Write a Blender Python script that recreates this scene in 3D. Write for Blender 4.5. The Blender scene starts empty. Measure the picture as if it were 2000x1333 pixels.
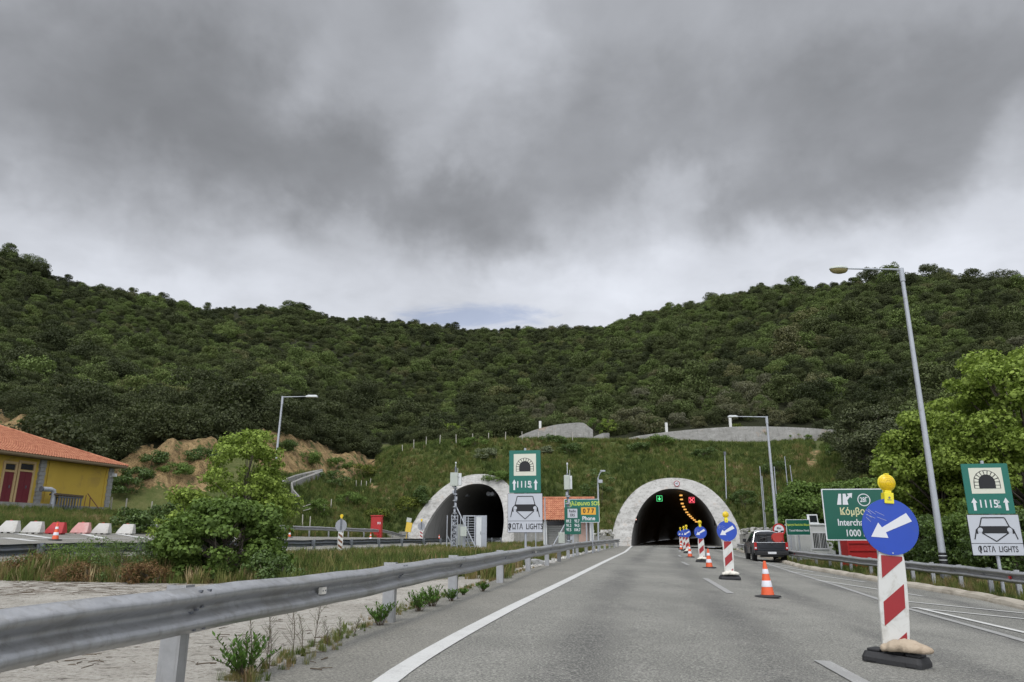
import bpy, math, random
import numpy as np
from mathutils import Vector, Matrix

# ------------------------------------------------------------------ camera, world, sun, exposure
F = 1400.0; PITCH = math.radians(15.15); CAMH = 1.22
sc = bpy.context.scene
COL = sc.collection
cd = bpy.data.cameras.new("camera"); cam = bpy.data.objects.new("camera", cd); COL.objects.link(cam)
cam.location = (0, 0, CAMH); cam.rotation_euler = (math.radians(90) + PITCH, 0, 0)
cd.sensor_width = 36; cd.lens = F / 2000 * 36; cd.clip_end = 6000; cd.clip_start = 0.05
sc.camera = cam
sc.view_settings.view_transform = 'Standard'; sc.view_settings.look = 'None'
sc.view_settings.exposure = 0.0; sc.view_settings.gamma = 1.0
SUN_EL, SUN_AZ = 58.0, 200.0      # azimuth clockwise from +y (behind the camera, slightly left)

def pix_dir(u, v):
    a = (u - 1000) / F; b = (666.5 - v) / F
    return np.array((a, math.cos(PITCH) - b * math.sin(PITCH), math.sin(PITCH) + b * math.cos(PITCH)))

def at(u, v, D):
    """world point on the sight line of photo pixel (u, v) at ground distance y = D"""
    d = pix_dir(u, v); t = D / d[1]
    return (d[0] * t, D, CAMH + d[2] * t)

def project(x, y, z):
    c, s = math.cos(PITCH), math.sin(PITCH); Z = z - CAMH
    zc = y * c + Z * s; yc = -y * s + Z * c
    return 1000 + F * x / zc, 666.5 - F * yc / zc

# ---- node helpers
class NT:
    def __init__(s, tree): s.t = tree; s.n = tree.nodes; s.l = tree.links
    def node(s, typ, ins=None, **kw):
        n = s.n.new(typ)
        for k, v in kw.items(): setattr(n, k, v)
        for k, v in (ins or {}).items():
            if hasattr(v, 'is_output') or isinstance(v, bpy.types.NodeSocket): s.l.new(v, n.inputs[k])
            else: n.inputs[k].default_value = v
        return n
    def math(s, op, a, b=0.0, c=0.0, clamp=False):
        n = s.node('ShaderNodeMath', operation=op, use_clamp=clamp)
        for i, q in enumerate((a, b, c)):
            if isinstance(q, bpy.types.NodeSocket): s.l.new(q, n.inputs[i])
            else: n.inputs[i].default_value = q
        return n.outputs[0]
    def vmath(s, op, a, b=(0, 0, 0)):
        n = s.node('ShaderNodeVectorMath', operation=op)
        for i, q in enumerate((a, b)):
            if isinstance(q, bpy.types.NodeSocket): s.l.new(q, n.inputs[i])
            else: n.inputs[i].default_value = q
        return n.outputs['Value'] if op in ('LENGTH', 'DOT_PRODUCT', 'DISTANCE') else n.outputs[0]
    def mix(s, f, a, b, mode='MIX'):
        n = s.node('ShaderNodeMix', data_type='RGBA', blend_type=mode, clamp_factor=True)
        for k, q in ((0, f), (6, a), (7, b)):
            if isinstance(q, bpy.types.NodeSocket): s.l.new(q, n.inputs[k])
            else: n.inputs[k].default_value = q if k == 0 else (tuple(q) + (1,))[:4]
        return n.outputs[2]
    def noise(s, vec, scale, detail=4, rough=0.55, dist=0.0, color=False):
        n = s.node('ShaderNodeTexNoise', {'Scale': scale, 'Detail': detail, 'Roughness': rough, 'Distortion': dist})
        if vec is not None: s.l.new(vec, n.inputs['Vector'])
        return n.outputs[1 if color else 0]
    def ramp(s, f, stops, interp='LINEAR'):
        n = s.node('ShaderNodeValToRGB'); n.color_ramp.interpolation = interp
        e = n.color_ramp.elements
        while len(e) < len(stops): e.new(0.5)
        for i, (p, c) in enumerate(stops):
            e[i].position = p
            e[i].color = (c, c, c, 1) if isinstance(c, (int, float)) else tuple(c) + (1,)
        if isinstance(f, bpy.types.NodeSocket): s.l.new(f, n.inputs[0])
        return n.outputs[0]
    def maprange(s, v, a, b, c=0.0, d=1.0, smooth=False):
        n = s.node('ShaderNodeMapRange', {1: a, 2: b, 3: c, 4: d}, interpolation_type='SMOOTHSTEP' if smooth else 'LINEAR')
        s.l.new(v, n.inputs[0]); return n.outputs[0]

def srgb(*c):
    return tuple(((q / 255) / 12.92 if q / 255 <= 0.04045 else ((q / 255 + 0.055) / 1.055) ** 2.4) for q in c)

def build_world():
    w = bpy.data.worlds.new("World"); sc.world = w; w.use_nodes = True
    N = NT(w.node_tree); N.n.clear()
    tc = N.node('ShaderNodeTexCoord'); d = N.vmath('NORMALIZE', tc.outputs['Generated'])
    sep = N.node('ShaderNodeSeparateXYZ', {0: d}); X, Y, Z = sep.outputs
    sky = N.node('ShaderNodeTexSky', sky_type='NISHITA', sun_disc=False, sun_elevation=math.radians(SUN_EL),
                 sun_rotation=math.radians(SUN_AZ), altitude=300, air_density=1.0, dust_density=1.5, ozone_density=1.0)
    skyc = N.vmath('SCALE', sky.outputs[0]); N.n[-1].inputs['Scale'].default_value = 0.10
    # clouds: directions on a horizontal cloud deck
    up = N.math('MAXIMUM', Z, 0.03)
    inv = N.math('DIVIDE', 1.0, N.math('ADD', up, 0.22))
    deck = N.node('ShaderNodeCombineXYZ', {0: N.math('MULTIPLY', X, inv), 1: N.math('MULTIPLY', Y, inv), 2: N.math('MULTIPLY', Z, 0.6)}).outputs[0]
    n1 = N.noise(deck, 1.5, 5, 0.5, 0.35)
    n2 = N.noise(deck, 5.0, 6, 0.55, 0.3)
    ncol = N.noise(d, 3.0, 5, 0.55, 0.2, color=True)
    warp = N.vmath('SCALE', N.vmath('SUBTRACT', ncol, (0.5, 0.5, 0.5))); N.n[-1].inputs['Scale'].default_value = 0.30
    ncol2 = N.noise(d, 11.0, 4, 0.6, 0.0, color=True)
    warp2 = N.vmath('SCALE', N.vmath('SUBTRACT', ncol2, (0.5, 0.5, 0.5))); N.n[-1].inputs['Scale'].default_value = 0.10
    dw = N.vmath('ADD', N.vmath('ADD', d, warp), warp2)
    base = N.maprange(Z, 0.26, 0.64, 0.64, 0.37)
    # broad dark cloud masses and the brighter gaps between them: (azimuth deg, elevation deg, half width, half height, tilt, amount)
    masses = [(250, 110, 420, 190, 0, -0.06), (480, 270, 420, 130, -10, -0.11), (740, 340, 160, 80, -15, -0.05), (160, 290, 300, 90, 0, -0.06),
              (1620, 220, 480, 150, 4, -0.11), (1590, 340, 300, 65, 0, -0.08), (1900, 90, 320, 130, 0, -0.03), (930, 435, 150, 75, 0, -0.10), (1080, 300, 170, 170, 0, -0.06), (970, 490, 80, 40, 0, -0.05), (1540, 560, 160, 30, 25, -0.07),
              (1000, 60, 110, 170, 0, 0.12), (620, 100, 60, 120, -25, 0.04), (1330, 330, 70, 60, 20, 0.12), (850, 330, 70, 60, 40, 0.10), (1280, 470, 330, 95, 0, 0.14), (1900, 450, 320, 110, 14, 0.13), (1150, 590, 320, 60, 0, 0.09), (1960, 230, 70, 60, 30, 0.09), (300, 545, 330, 45, 0, 0.08), (120, 430, 280, 60, -5, 0.04), (650, 480, 130, 60, 0, 0.05)]
    def mpix(u, v, rx, ry, tilt, amt):
        q = pix_dir(u, v); q = q / np.linalg.norm(q); k = 57.3 / (F * (1 + ((u - 1000) / F) ** 2 * .6 + ((v - 666) / F) ** 2 * .5))
        return (math.degrees(math.atan2(q[0], q[1])), math.degrees(math.asin(q[2])), rx * k, ry * k, tilt, amt)
    masses = [mpix(*q[:5], q[5] * 1.3) for q in masses]
    tot = base
    for az, el, hw, hh, tilt, amt in masses:
        a, e = math.radians(az), math.radians(el)
        c = Vector((math.sin(a) * math.cos(e), math.cos(a) * math.cos(e), math.sin(e)))
        ex = Vector((math.cos(a), -math.sin(a), 0)); ez = ex.cross(c).normalized() * 1
        if ez.z < 0: ez = -ez
        t = math.radians(tilt)
        e1 = (ex * math.cos(t) + ez * math.sin(t)) / math.sin(math.radians(hw)); e2 = (-ex * math.sin(t) + ez * math.cos(t)) / math.sin(math.radians(hh))
        p1 = N.math('SUBTRACT', N.vmath('DOT_PRODUCT', dw, tuple(e1)), c.dot(e1)); p2 = N.math('SUBTRACT', N.vmath('DOT_PRODUCT', dw, tuple(e2)), c.dot(e2))
        r2 = N.math('ADD', N.math('MULTIPLY', p1, p1), N.math('MULTIPLY', p2, p2))
        g = N.math('POWER', 2.718, N.math('MULTIPLY', N.math('POWER', r2, 1.35), -0.62))
        front = N.math('GREATER_THAN', Y, 0.0)
        tot = N.math('MULTIPLY_ADD', N.math('MULTIPLY', g, front), amt, tot)
    tot = N.math('MULTIPLY_ADD', N.math('SUBTRACT', n1, 0.5), 0.24, tot)
    tot = N.math('SMOOTH_MAX', tot, 0.235, 0.09)
    tot = N.math('MULTIPLY_ADD', N.math('SUBTRACT', n2, 0.5), N.maprange(tot, 0.2, 0.5, 0.09, 0.24), tot)
    tot = N.math('MAXIMUM', tot, 0.17)
    # extra brightness added to the unseen sky overhead and behind, to light the ground
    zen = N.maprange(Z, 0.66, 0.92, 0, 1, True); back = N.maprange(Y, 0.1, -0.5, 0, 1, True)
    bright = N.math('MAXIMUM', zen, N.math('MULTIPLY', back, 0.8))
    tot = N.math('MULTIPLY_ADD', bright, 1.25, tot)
    tint = N.mix(N.maprange(tot, 0.2, 0.7), (0.94, 0.975, 1.05), (0.945, 0.985, 1.075))
    cl = N.vmath('SCALE', tint); N.l.new(tot, N.n[-1].inputs['Scale'])
    # blue rents low over the valley
    nb = N.noise(N.vmath('MULTIPLY', d, (1, 1, 3.2)), 11.0, 6, 0.6, 0.6)
    azw = N.math('DIVIDE', N.math('ADD', X, 0.055), 0.17)
    win = N.math('POWER', 2.718, N.math('MULTIPLY', N.math('ADD', N.math('MULTIPLY', azw, azw), N.math('POWER', N.math('DIVIDE', N.math('SUBTRACT', Z, 0.293), 0.028), 2.0)), -1.0))
    rent = N.maprange(N.math('MULTIPLY', win, nb), 0.24, 0.50, 0, 0.42, True)
    blue = N.vmath('MULTIPLY', skyc, (0.9, 1.0, 1.25))
    final = N.mix(rent, cl, blue)
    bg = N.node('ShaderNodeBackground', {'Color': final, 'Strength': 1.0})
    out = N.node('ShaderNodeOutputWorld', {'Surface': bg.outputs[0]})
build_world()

sl = bpy.data.lights.new("sun", 'SUN'); sl.energy = 1.5; sl.angle = math.radians(14); sl.color = (1.0, 0.96, 0.9)
so = bpy.data.objects.new("sun", sl); COL.objects.link(so); so.location = (0, -20, 60)
a, e = math.radians(SUN_AZ), math.radians(SUN_EL)
so.rotation_euler = Vector((-math.sin(a) * math.cos(e), -math.cos(a) * math.cos(e), -math.sin(e))).to_track_quat('-Z', 'Y').to_euler()

# ------------------------------------------------------------------ materials
MATS = {}
def new_mat(name):
    m = bpy.data.materials.new(name); m.use_nodes = True
    N = NT(m.node_tree); N.n.clear()
    out = N.node('ShaderNodeOutputMaterial')
    b = N.node('ShaderNodeBsdfPrincipled'); N.l.new(b.outputs[0], out.inputs[0])
    MATS[name] = m
    return m, N, b, out
def pos(N): return N.node('ShaderNodeNewGeometry').outputs['Position']
def objc(N): return N.node('ShaderNodeTexCoord').outputs['Object']
def bump(N, b, h, strength=0.3, dist=0.02):
    n = N.node('ShaderNodeBump', {'Strength': strength, 'Distance': dist, 'Height': h}); N.l.new(n.outputs[0], b.inputs['Normal'])

def simple(name, col, rough=0.6, metal=0.0, var=0.15, scale=6.0, dirt=0.0, bmp=0.0, spec=0.5, dirtcol=(0.12, 0.10, 0.075), dscale=2.5):
    """painted / plain surface with gentle variation and optional dirt blotches"""
    m, N, b, out = new_mat(name)
    n = N.noise(objc(N), scale, 5, 0.6)
    c = N.mix(n, tuple(q * (1 - var) for q in col), tuple(min(1, q * (1 + var)) for q in col))
    if dirt:
        k = N.noise(objc(N), dscale, 7, 0.68, 0.6)
        c = N.mix(N.maprange(k, 0.62 - dirt * 0.35, 0.8 - dirt * 0.2, 0, 0.85, True), c, dirtcol)
    N.l.new(c, b.inputs['Base Color'])
    b.inputs['Roughness'].default_value = rough; b.inputs['Metallic'].default_value = metal
    b.inputs['Specular IOR Level'].default_value = spec
    if bmp: bump(N, b, N.noise(objc(N), scale * 6, 4, 0.6), bmp, 0.01)
    return m
def emit(name, col, strength):
    m, N, b, out = new_mat(name)
    b.inputs['Base Color'].default_value = (*[q * .3 for q in col], 1)
    b.inputs['Emission Color'].default_value = (*col, 1); b.inputs['Emission Strength'].default_value = strength
    return m

def foliage(name, stops, tonebase=None, trans=0.25, var=0.5, nscale=0.8, rough=0.65):
    """leaf material: colour by per-instance 'tone' (or a fixed one), per-leaf and per-clump variation"""
    m = bpy.data.materials.new(name); m.use_nodes = True; MATS[name] = m
    N = NT(m.node_tree); N.n.clear(); out = N.node('ShaderNodeOutputMaterial')
    if tonebase is None:
        t = N.node('ShaderNodeAttribute', attribute_type='INSTANCER', attribute_name='tone').outputs['Fac']
    else:
        t = N.math('ADD', 0.0, tonebase)
    isl = N.node('ShaderNodeNewGeometry').outputs['Random Per Island']
    cl = N.noise(pos(N), nscale, 3, 0.6)
    t2 = N.math('ADD', t, N.math('MULTIPLY', N.math('SUBTRACT', cl, 0.5), 0.45 * var))
    t2 = N.math('ADD', t2, N.math('MULTIPLY', N.math('SUBTRACT', isl, 0.5), 0.28 * var))
    c = N.ramp(t2, stops)
    hsv = N.node('ShaderNodeHueSaturation', {'Color': c, 'Value': N.maprange(isl, 0, 1, 0.75, 1.25)}).outputs[0]
    d = N.node('ShaderNodeBsdfPrincipled', {'Base Color': hsv, 'Roughness': rough}); d.inputs['Specular IOR Level'].default_value = 0.15 if tonebase is None else 0.3
    tr = N.node('ShaderNodeBsdfTranslucent', {'Color': N.mix(0.5, hsv, (0.10, 0.16, 0.02))})
    mx = N.node('ShaderNodeMixShader', {0: trans, 1: d.outputs[0], 2: tr.outputs[0]})
    N.l.new(mx.outputs[0], out.inputs[0])
    return m

FOREST = [(0.0, (0.020, 0.033, 0.010)), (0.22, (0.032, 0.048, 0.016)), (0.42, (0.050, 0.076, 0.021)), (0.58, (0.068, 0.115, 0.028)), (0.72, (0.085, 0.150, 0.030)), (0.83, (0.085, 0.105, 0.032)), (0.93, (0.082, 0.108, 0.042)), (1.0, (0.085, 0.108, 0.052))]
FOREST = [(p, (c[0] * 1.68, c[1] * 1.30, c[2] * 1.8)) for p, c in FOREST]
foliage('forest_leaf', FOREST, None, 0.15)
foliage('tree_bright', [(0.0, (0.10, 0.145, 0.027)), (0.5, (0.23, 0.315, 0.052)), (1.0, (0.37, 0.45, 0.10))], 0.5, 0.35, 0.9, 0.6)
foliage('tree_mid', [(0.0, (0.05, 0.085, 0.02)), (0.5, (0.11, 0.175, 0.035)), (1.0, (0.20, 0.28, 0.06))], 0.5, 0.3, 0.9, 0.8)
foliage('bush_dark', [(0.0, (0.035, 0.06, 0.018)), (0.5, (0.078, 0.125, 0.032)), (1.0, (0.15, 0.215, 0.06))], 0.5, 0.25, 0.9, 1.5, 0.42)
foliage('plant_fresh', [(0.0, (0.03, 0.07, 0.012)), (0.5, (0.07, 0.15, 0.022)), (1.0, (0.14, 0.24, 0.04))], 0.5, 0.3, 0.8, 4.0)
foliage('shrub_yellow', [(0.0, (0.05, 0.08, 0.015)), (0.55, (0.12, 0.15, 0.02)), (0.75, (0.50, 0.42, 0.03)), (1.0, (0.6, 0.5, 0.05))], 0.45, 0.2, 1.0, 3.0)
foliage('shrub_pale', [(0.0, (0.05, 0.075, 0.03)), (0.5, (0.16, 0.19, 0.10)), (1.0, (0.42, 0.42, 0.28))], 0.5, 0.2, 1.0, 5.0)
GRASS = [(0.0, (0.030, 0.048, 0.014)), (0.3, (0.060, 0.088, 0.022)), (0.55, (0.090, 0.118, 0.030)), (0.75, (0.145, 0.135, 0.050)), (0.9, (0.16, 0.105, 0.055)), (1.0, (0.28, 0.24, 0.13))]
GRASS = [(p, (c[0] * 1.5, c[1] * 1.42, c[2] * 1.45)) for p, c in GRASS]
foliage('grass_blade', GRASS, None, 0.25, 0.7, 0.5)
foliage('weed_red', [(0.0, (0.10, 0.045, 0.02)), (0.5, (0.16, 0.085, 0.035)), (1.0, (0.14, 0.15, 0.05))], 0.5, 0.2, 1.0, 4)

def mk_mats():
    # galvanised steel
    m, N, b, out = new_mat('galvanised')
    n = N.noise(objc(N), 9, 6, 0.65); v = N.node('ShaderNodeTexVoronoi', {'Scale': 55.0}); N.l.new(objc(N), v.inputs['Vector'])
    st = N.noise(N.vmath('MULTIPLY', objc(N), (1, 1, 0.12)), 14, 5, 0.7)
    c = N.mix(n, (0.34, 0.345, 0.35), (0.52, 0.525, 0.53))
    c = N.mix(N.math('MULTIPLY', v.outputs['Color'], 0.25), c, (0.30, 0.31, 0.34))
    c = N.mix(N.maprange(st, 0.52, 0.72, 0, 0.6), c, (0.20, 0.19, 0.17)); c = N.mix(N.maprange(N.noise(objc(N), 2.2, 7, 0.7), 0.52, 0.66, 0, 0.5), c, (0.24, 0.225, 0.195))
    N.l.new(c, b.inputs['Base Color']); b.inputs['Metallic'].default_value = 0.7
    N.l.new(N.maprange(n, 0.3, 0.7, 0.34, 0.55), b.inputs['Roughness'])
    # asphalt
    m, N, b, out = new_mat('asphalt')
    P = pos(N); big = N.noise(P, 0.25, 5, 0.6); mid = N.noise(P, 2.0, 5, 0.65); fine = N.noise(P, 42, 4, 0.85)
    sep = N.node('ShaderNodeSeparateXYZ', {0: P})
    c12, s12 = math.cos(math.radians(12)), math.sin(math.radians(12))
    # lateral coordinate following the slight bend of the road
    lat = N.math('SUBTRACT', N.math('MULTIPLY', sep.outputs[0], c12), N.math('MULTIPLY', sep.outputs[1], s12))
    bend = N.math('MULTIPLY', N.math('POWER', 2.718, N.math('MULTIPLY', sep.outputs[1], -0.06)), 1.3)
    lat = N.math('SUBTRACT', lat, bend)
    lat = N.math('ADD', lat, N.math('MULTIPLY', N.math('SUBTRACT', N.noise(P, 0.35, 3), 0.5), 0.5))
    lane = N.math('PINGPONG', N.math('ADD', lat, 2.75), 1.0)  # 0..1..0 every 2 m -> wheel tracks
    tr = N.math('MULTIPLY', N.maprange(lane, 0.35, 0.95, 0, 1, True), N.maprange(N.noise(N.vmath('MULTIPLY', P, (1, .25, 1)), 0.5, 4), 0.3, 0.6))
    patch = N.maprange(N.noise(N.vmath('MULTIPLY', P, (1, .3, 1)), 0.8, 7, 0.7), 0.55, 0.68, 0, 0.5, True)
    c = N.mix(N.maprange(big, 0.35, 0.65), (0.138, 0.136, 0.119), (0.215, 0.210, 0.184))
    c = N.mix(N.math('MULTIPLY', tr, 0.95), c, (0.074, 0.073, 0.067)); c = N.mix(patch, c, (0.078, 0.076, 0.070))
    c = N.mix(N.maprange(mid, 0.5, 0.75, 0, 0.35), c, (0.25, 0.24, 0.215))
    c = N.mix(N.maprange(fine, 0.52, 0.62, 0, 0.7), c, (0.42, 0.41, 0.36))
    c = N.mix(N.maprange(fine, 0.48, 0.39, 0, 0.85), c, (0.040, 0.040, 0.037))
    N.l.new(c, b.inputs['Base Color']); b.inputs['Roughness'].default_value = 0.82
    bump(N, b, fine, 0.6, 0.012)
    # pale shoulder asphalt
    m, N, b, out = new_mat('asphalt_pale')
    P = pos(N); big = N.noise(P, 0.5, 5, 0.6); fine = N.noise(P, 42, 4, 0.85)
    c = N.mix(N.maprange(big, .3, .7), (0.150, 0.145, 0.124), (0.215, 0.206, 0.176))
    c = N.mix(N.maprange(fine, 0.52, 0.64, 0, 0.55), c, (0.40, 0.385, 0.34))
    c = N.mix(N.maprange(fine, 0.48, 0.39, 0, 0.8), c, (0.055, 0.054, 0.048))
    N.l.new(c, b.inputs['Base Color']); b.inputs['Roughness'].default_value = 0.85
    bump(N, b, fine, 0.6, 0.012)
    # worn road paint
    for nm, wear, col in (('road_paint', 0.46, 0.52), ('road_paint_worn', 0.56, 0.38)):
        m, N, b, out = new_mat(nm)
        P = pos(N); fine = N.noise(P, 60, 3, 0.8); mid = N.noise(P, 3.5, 6, 0.7)
        w = N.math('ADD', N.math('MULTIPLY', fine, 0.6), N.math('MULTIPLY', mid, 0.4))
        c = N.mix(N.maprange(w, wear - 0.03, wear + 0.03), (0.16, 0.155, 0.145), (col, col, col * 0.95))
        c = N.mix(0.72 if nm == 'road_paint' else 0.45, c, (col, col, col * .96))
        N.l.new(c, b.inputs['Base Color']); b.inputs['Roughness'].default_value = 0.7
        bump(N, b, fine, 0.4, 0.008)
    # concrete apron: pale sprayed concrete with dark litter-filled cracks
    m, N, b, out = new_mat('apron_concrete')
    P = pos(N); big = N.noise(P, 0.6, 6, 0.65)
    rot = N.node('ShaderNodeMapping', {0: P}); rot.inputs['Rotation'].default_value = (0, 0, math.radians(-12)); rot.inputs['Scale'].default_value = (1.0, 2.6, 1)
    cr = N.noise(rot.outputs[0], 5.0, 9, 0.80, 0.8); fine = N.noise(P, 24, 6, 0.85)
    c = N.mix(N.maprange(big, .3, .7), (0.27, 0.25, 0.21), (0.44, 0.415, 0.365))
    c = N.mix(N.maprange(fine, 0.53, 0.64, 0, 0.7), c, (0.54, 0.52, 0.47))
    c = N.mix(N.maprange(fine, 0.47, 0.38, 0, 0.8), c, (0.13, 0.115, 0.09))
    c = N.mix(N.maprange(cr, 0.45, 0.41, 0, 0.95, True), c, (0.085, 0.072, 0.055))
    c = N.mix(N.maprange(N.noise(P, 0.35, 4), 0.56, 0.72, 0, 0.35), c, (0.22, 0.20, 0.165))
    N.l.new(c, b.inputs['Base Color']); b.inputs['Roughness'].default_value = 0.92
    bump(N, b, N.math('ADD', N.math('MULTIPLY', cr, 0.7), N.math('MULTIPLY', fine, 0.5)), 0.8, 0.04)
    # portal concrete: pale, board marked, stained
    for nm, dark, light in (('portal_concrete', (0.30, 0.295, 0.275), (0.47, 0.46, 0.435)), ('wall_concrete', (0.20, 0.195, 0.18), (0.33, 0.325, 0.30))):
        m, N, b, out = new_mat(nm)
        O = objc(N); n = N.noise(O, 0.9, 7, 0.7, 0.4); n2 = N.noise(N.vmath('MULTIPLY', O, (0.5, 0.5, 1.1)), 1.7, 10, 0.78, 0.5)
        n3 = N.noise(N.vmath('MULTIPLY', O, (2.5, 2.5, 0.22)), 1.6, 5, 0.7); n4 = N.noise(O, 0.45, 5, 0.6)
        c = N.mix(n, dark, light)
        c = N.mix(N.maprange(n2, 0.47, 0.66, 0, 0.7, True), c, (0.155, 0.15, 0.135)); c = N.mix(N.maprange(n2, 0.44, 0.34, 0, 0.45, True), c, (0.60, 0.59, 0.56))
        c = N.mix(N.maprange(n3, 0.52, 0.70, 0, 0.7), c, (0.14, 0.135, 0.12))
        c = N.mix(N.maprange(n4, 0.60, 0.72, 0, 0.55), c, (0.34, 0.21, 0.12))
        N.l.new(c, b.inputs['Base Color']); b.inputs['Roughness'].default_value = 0.9
        bump(N, b, N.noise(O, 8, 6, 0.7), 0.25, 0.03)
    # tunnel lining: sooty towards nothing in particular
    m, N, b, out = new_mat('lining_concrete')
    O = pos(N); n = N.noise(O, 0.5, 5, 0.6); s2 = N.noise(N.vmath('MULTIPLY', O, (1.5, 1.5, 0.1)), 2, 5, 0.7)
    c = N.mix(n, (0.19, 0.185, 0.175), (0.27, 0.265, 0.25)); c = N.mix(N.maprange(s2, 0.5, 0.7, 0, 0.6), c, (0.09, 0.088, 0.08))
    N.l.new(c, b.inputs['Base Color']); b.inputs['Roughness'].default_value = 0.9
    # terrain
    m, N, b, out = new_mat('terrain')
    P = pos(N); big = N.noise(P, 0.12, 6, 0.65); mid = N.noise(P, 1.2, 6, 0.7); fine = N.noise(P, 9, 5, 0.7)
    grass = N.ramp(N.math('ADD', N.math('MULTIPLY', big, 0.55), N.math('MULTIPLY', mid, 0.45)),
                   [(0.30, (0.045, 0.058, 0.020)), (0.48, (0.080, 0.100, 0.030)), (0.60, (0.125, 0.130, 0.048)), (0.75, (0.17, 0.145, 0.070))])
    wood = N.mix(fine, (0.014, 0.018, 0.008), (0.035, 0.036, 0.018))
    rv = N.node('ShaderNodeTexVoronoi', {'Scale': 0.55}, feature='F1', distance='CHEBYCHEV')
    vm = N.vmath('ADD', N.vmath('MULTIPLY', P, (1, 1, 0.8)), N.noise(P, 0.8, 4, 0.6, color=True)); N.l.new(vm, rv.inputs['Vector'])
    stv = N.noise(N.vmath('MULTIPLY', P, (1, 1, 0.4)), 1.1, 8, 0.75, 0.8)
    soil = N.ramp(N.math('ADD', N.math('MULTIPLY', stv, 0.6), N.math('MULTIPLY', fine, 0.4)), [(0.36, (0.030, 0.024, 0.014)), (0.42, (0.11, 0.075, 0.036)), (0.50, (0.27, 0.185, 0.085)), (0.60, (0.42, 0.30, 0.15)), (0.72, (0.52, 0.41, 0.25))])
    soil = N.mix(N.math('MULTIPLY', rv.outputs['Color'], 0.25), soil, (0.16, 0.12, 0.08))
    asoil = N.node('ShaderNodeAttribute', attribute_name='soil').outputs['Fac']; awood = N.node('ShaderNodeAttribute', attribute_name='wood').outputs['Fac']
    asoil = N.maprange(N.math('ADD', asoil, N.math('MULTIPLY', N.math('SUBTRACT', mid, 0.5), 2.6)), 0.42, 0.56, 0, 1, True)
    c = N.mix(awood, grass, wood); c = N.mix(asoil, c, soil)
    N.l.new(c, b.inputs['Base Color']); b.inputs['Roughness'].default_value = 0.95; b.inputs['Specular IOR Level'].default_value = 0.15
    bump(N, b, N.math('ADD', mid, N.math('ADD', stv, N.math('MULTIPLY', fine, 0.5))), 0.8, 0.30)
    # bark
    m, N, b, out = new_mat('bark')
    c = N.mix(N.noise(N.vmath('MULTIPLY', objc(N), (1, 1, 0.2)), 14, 5, 0.7), (0.06, 0.048, 0.036), (0.17, 0.145, 0.115)); N.l.new(c, b.inputs['Base Color']); b.inputs['Roughness'].default_value = 0.95
    # rubble stone
    m, N, b, out = new_mat('rubble')
    isl = N.node('ShaderNodeNewGeometry').outputs['Random Per Island']
    c = N.ramp(isl, [(0, (0.24, 0.235, 0.22)), (0.6, (0.46, 0.45, 0.42)), (1, (0.60, 0.59, 0.55))]); c = N.mix(N.maprange(N.noise(pos(N), 5, 5), .5, .7, 0, .6), c, (0.14, 0.13, 0.11))
    N.l.new(c, b.inputs['Base Color']); b.inputs['Roughness'].default_value = 0.95
    # clay roof tiles
    m, N, b, out = new_mat('roof_tile')
    O = objc(N); isl = N.noise(O, 3.0, 2); n = N.noise(O, 12, 4, 0.7)
    c = N.mix(N.maprange(isl, .35, .65), (0.33, 0.115, 0.06), (0.47, 0.205, 0.11)); c = N.mix(N.maprange(n, 0.55, 0.75, 0, 0.5), c, (0.30, 0.13, 0.08)); 
    N.l.new(c, b.inputs['Base Color']); b.inputs['Roughness'].default_value = 0.85
mk_mats()
simple('kerb_stone', (0.36, 0.325, 0.265), 0.95, var=0.2, dirt=0.45, dirtcol=(0.15, 0.125, 0.09), bmp=0.5, scale=2.5, dscale=1.2)
simple('rail_dark', (0.16, 0.175, 0.19), 0.55, 0.35, dirt=0.35)
simple('sign_green', (0.006, 0.135, 0.100), 0.35, var=0.07, scale=2)
simple('sign_green_dark', (0.004, 0.095, 0.062), 0.35, var=0.07, scale=2)
simple('sign_white', (0.66, 0.67, 0.69), 0.4, var=0.05, scale=3)
simple('sign_grey_white', (0.47, 0.49, 0.53), 0.4, var=0.06, scale=3)
simple('sign_cream', (0.62, 0.62, 0.52), 0.4, var=0.04)
simple('sign_black', (0.008, 0.008, 0.010), 0.5, var=0.0)
simple('sign_yellow', (0.62, 0.60, 0.34), 0.4, var=0.05)
simple('sign_lime', (0.55, 0.66, 0.08), 0.4, var=0.05)
simple('sign_orange', (0.72, 0.36, 0.03), 0.4, var=0.05)
simple('sign_blue', (0.016, 0.062, 0.40), 0.32, var=0.15, scale=3.0, dirt=0.30, dirtcol=(0.035, 0.075, 0.28), dscale=4)
simple('sign_red', (0.29, 0.018, 0.022), 0.4, var=0.1)
simple('sign_back', (0.30, 0.31, 0.33), 0.5, 0.3, var=0.15)
simple('board_white', (0.60, 0.60, 0.57), 0.4, var=0.06, scale=3, dirt=0.42, dirtcol=(0.38, 0.36, 0.31), dscale=5)
simple('lamp_yellow', (0.72, 0.50, 0.012), 0.22, var=0.25, scale=14, dirt=0.25, dirtcol=(0.42, 0.30, 0.03), dscale=9)
simple('battery_yellow', (0.78, 0.68, 0.03), 0.4, var=0.08)
simple('rubber', (0.020, 0.020, 0.021), 0.7, var=0.3, bmp=0.3, dirt=0.12, dirtcol=(0.05, 0.048, 0.043))
simple('sandbag_cloth', (0.42, 0.34, 0.25), 0.9, var=0.2, scale=7, dirt=0.5, dirtcol=(0.30, 0.23, 0.16), bmp=0.7, dscale=6)
simple('sandbag_white', (0.66, 0.63, 0.55), 0.9, var=0.12, scale=5, dirt=0.3, dirtcol=(0.40, 0.36, 0.28), bmp=0.5)
simple('cone_orange', (0.72, 0.105, 0.028), 0.45, var=0.12, scale=8, dirt=0.2, dirtcol=(0.35, 0.09, 0.04), dscale=6)
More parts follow.
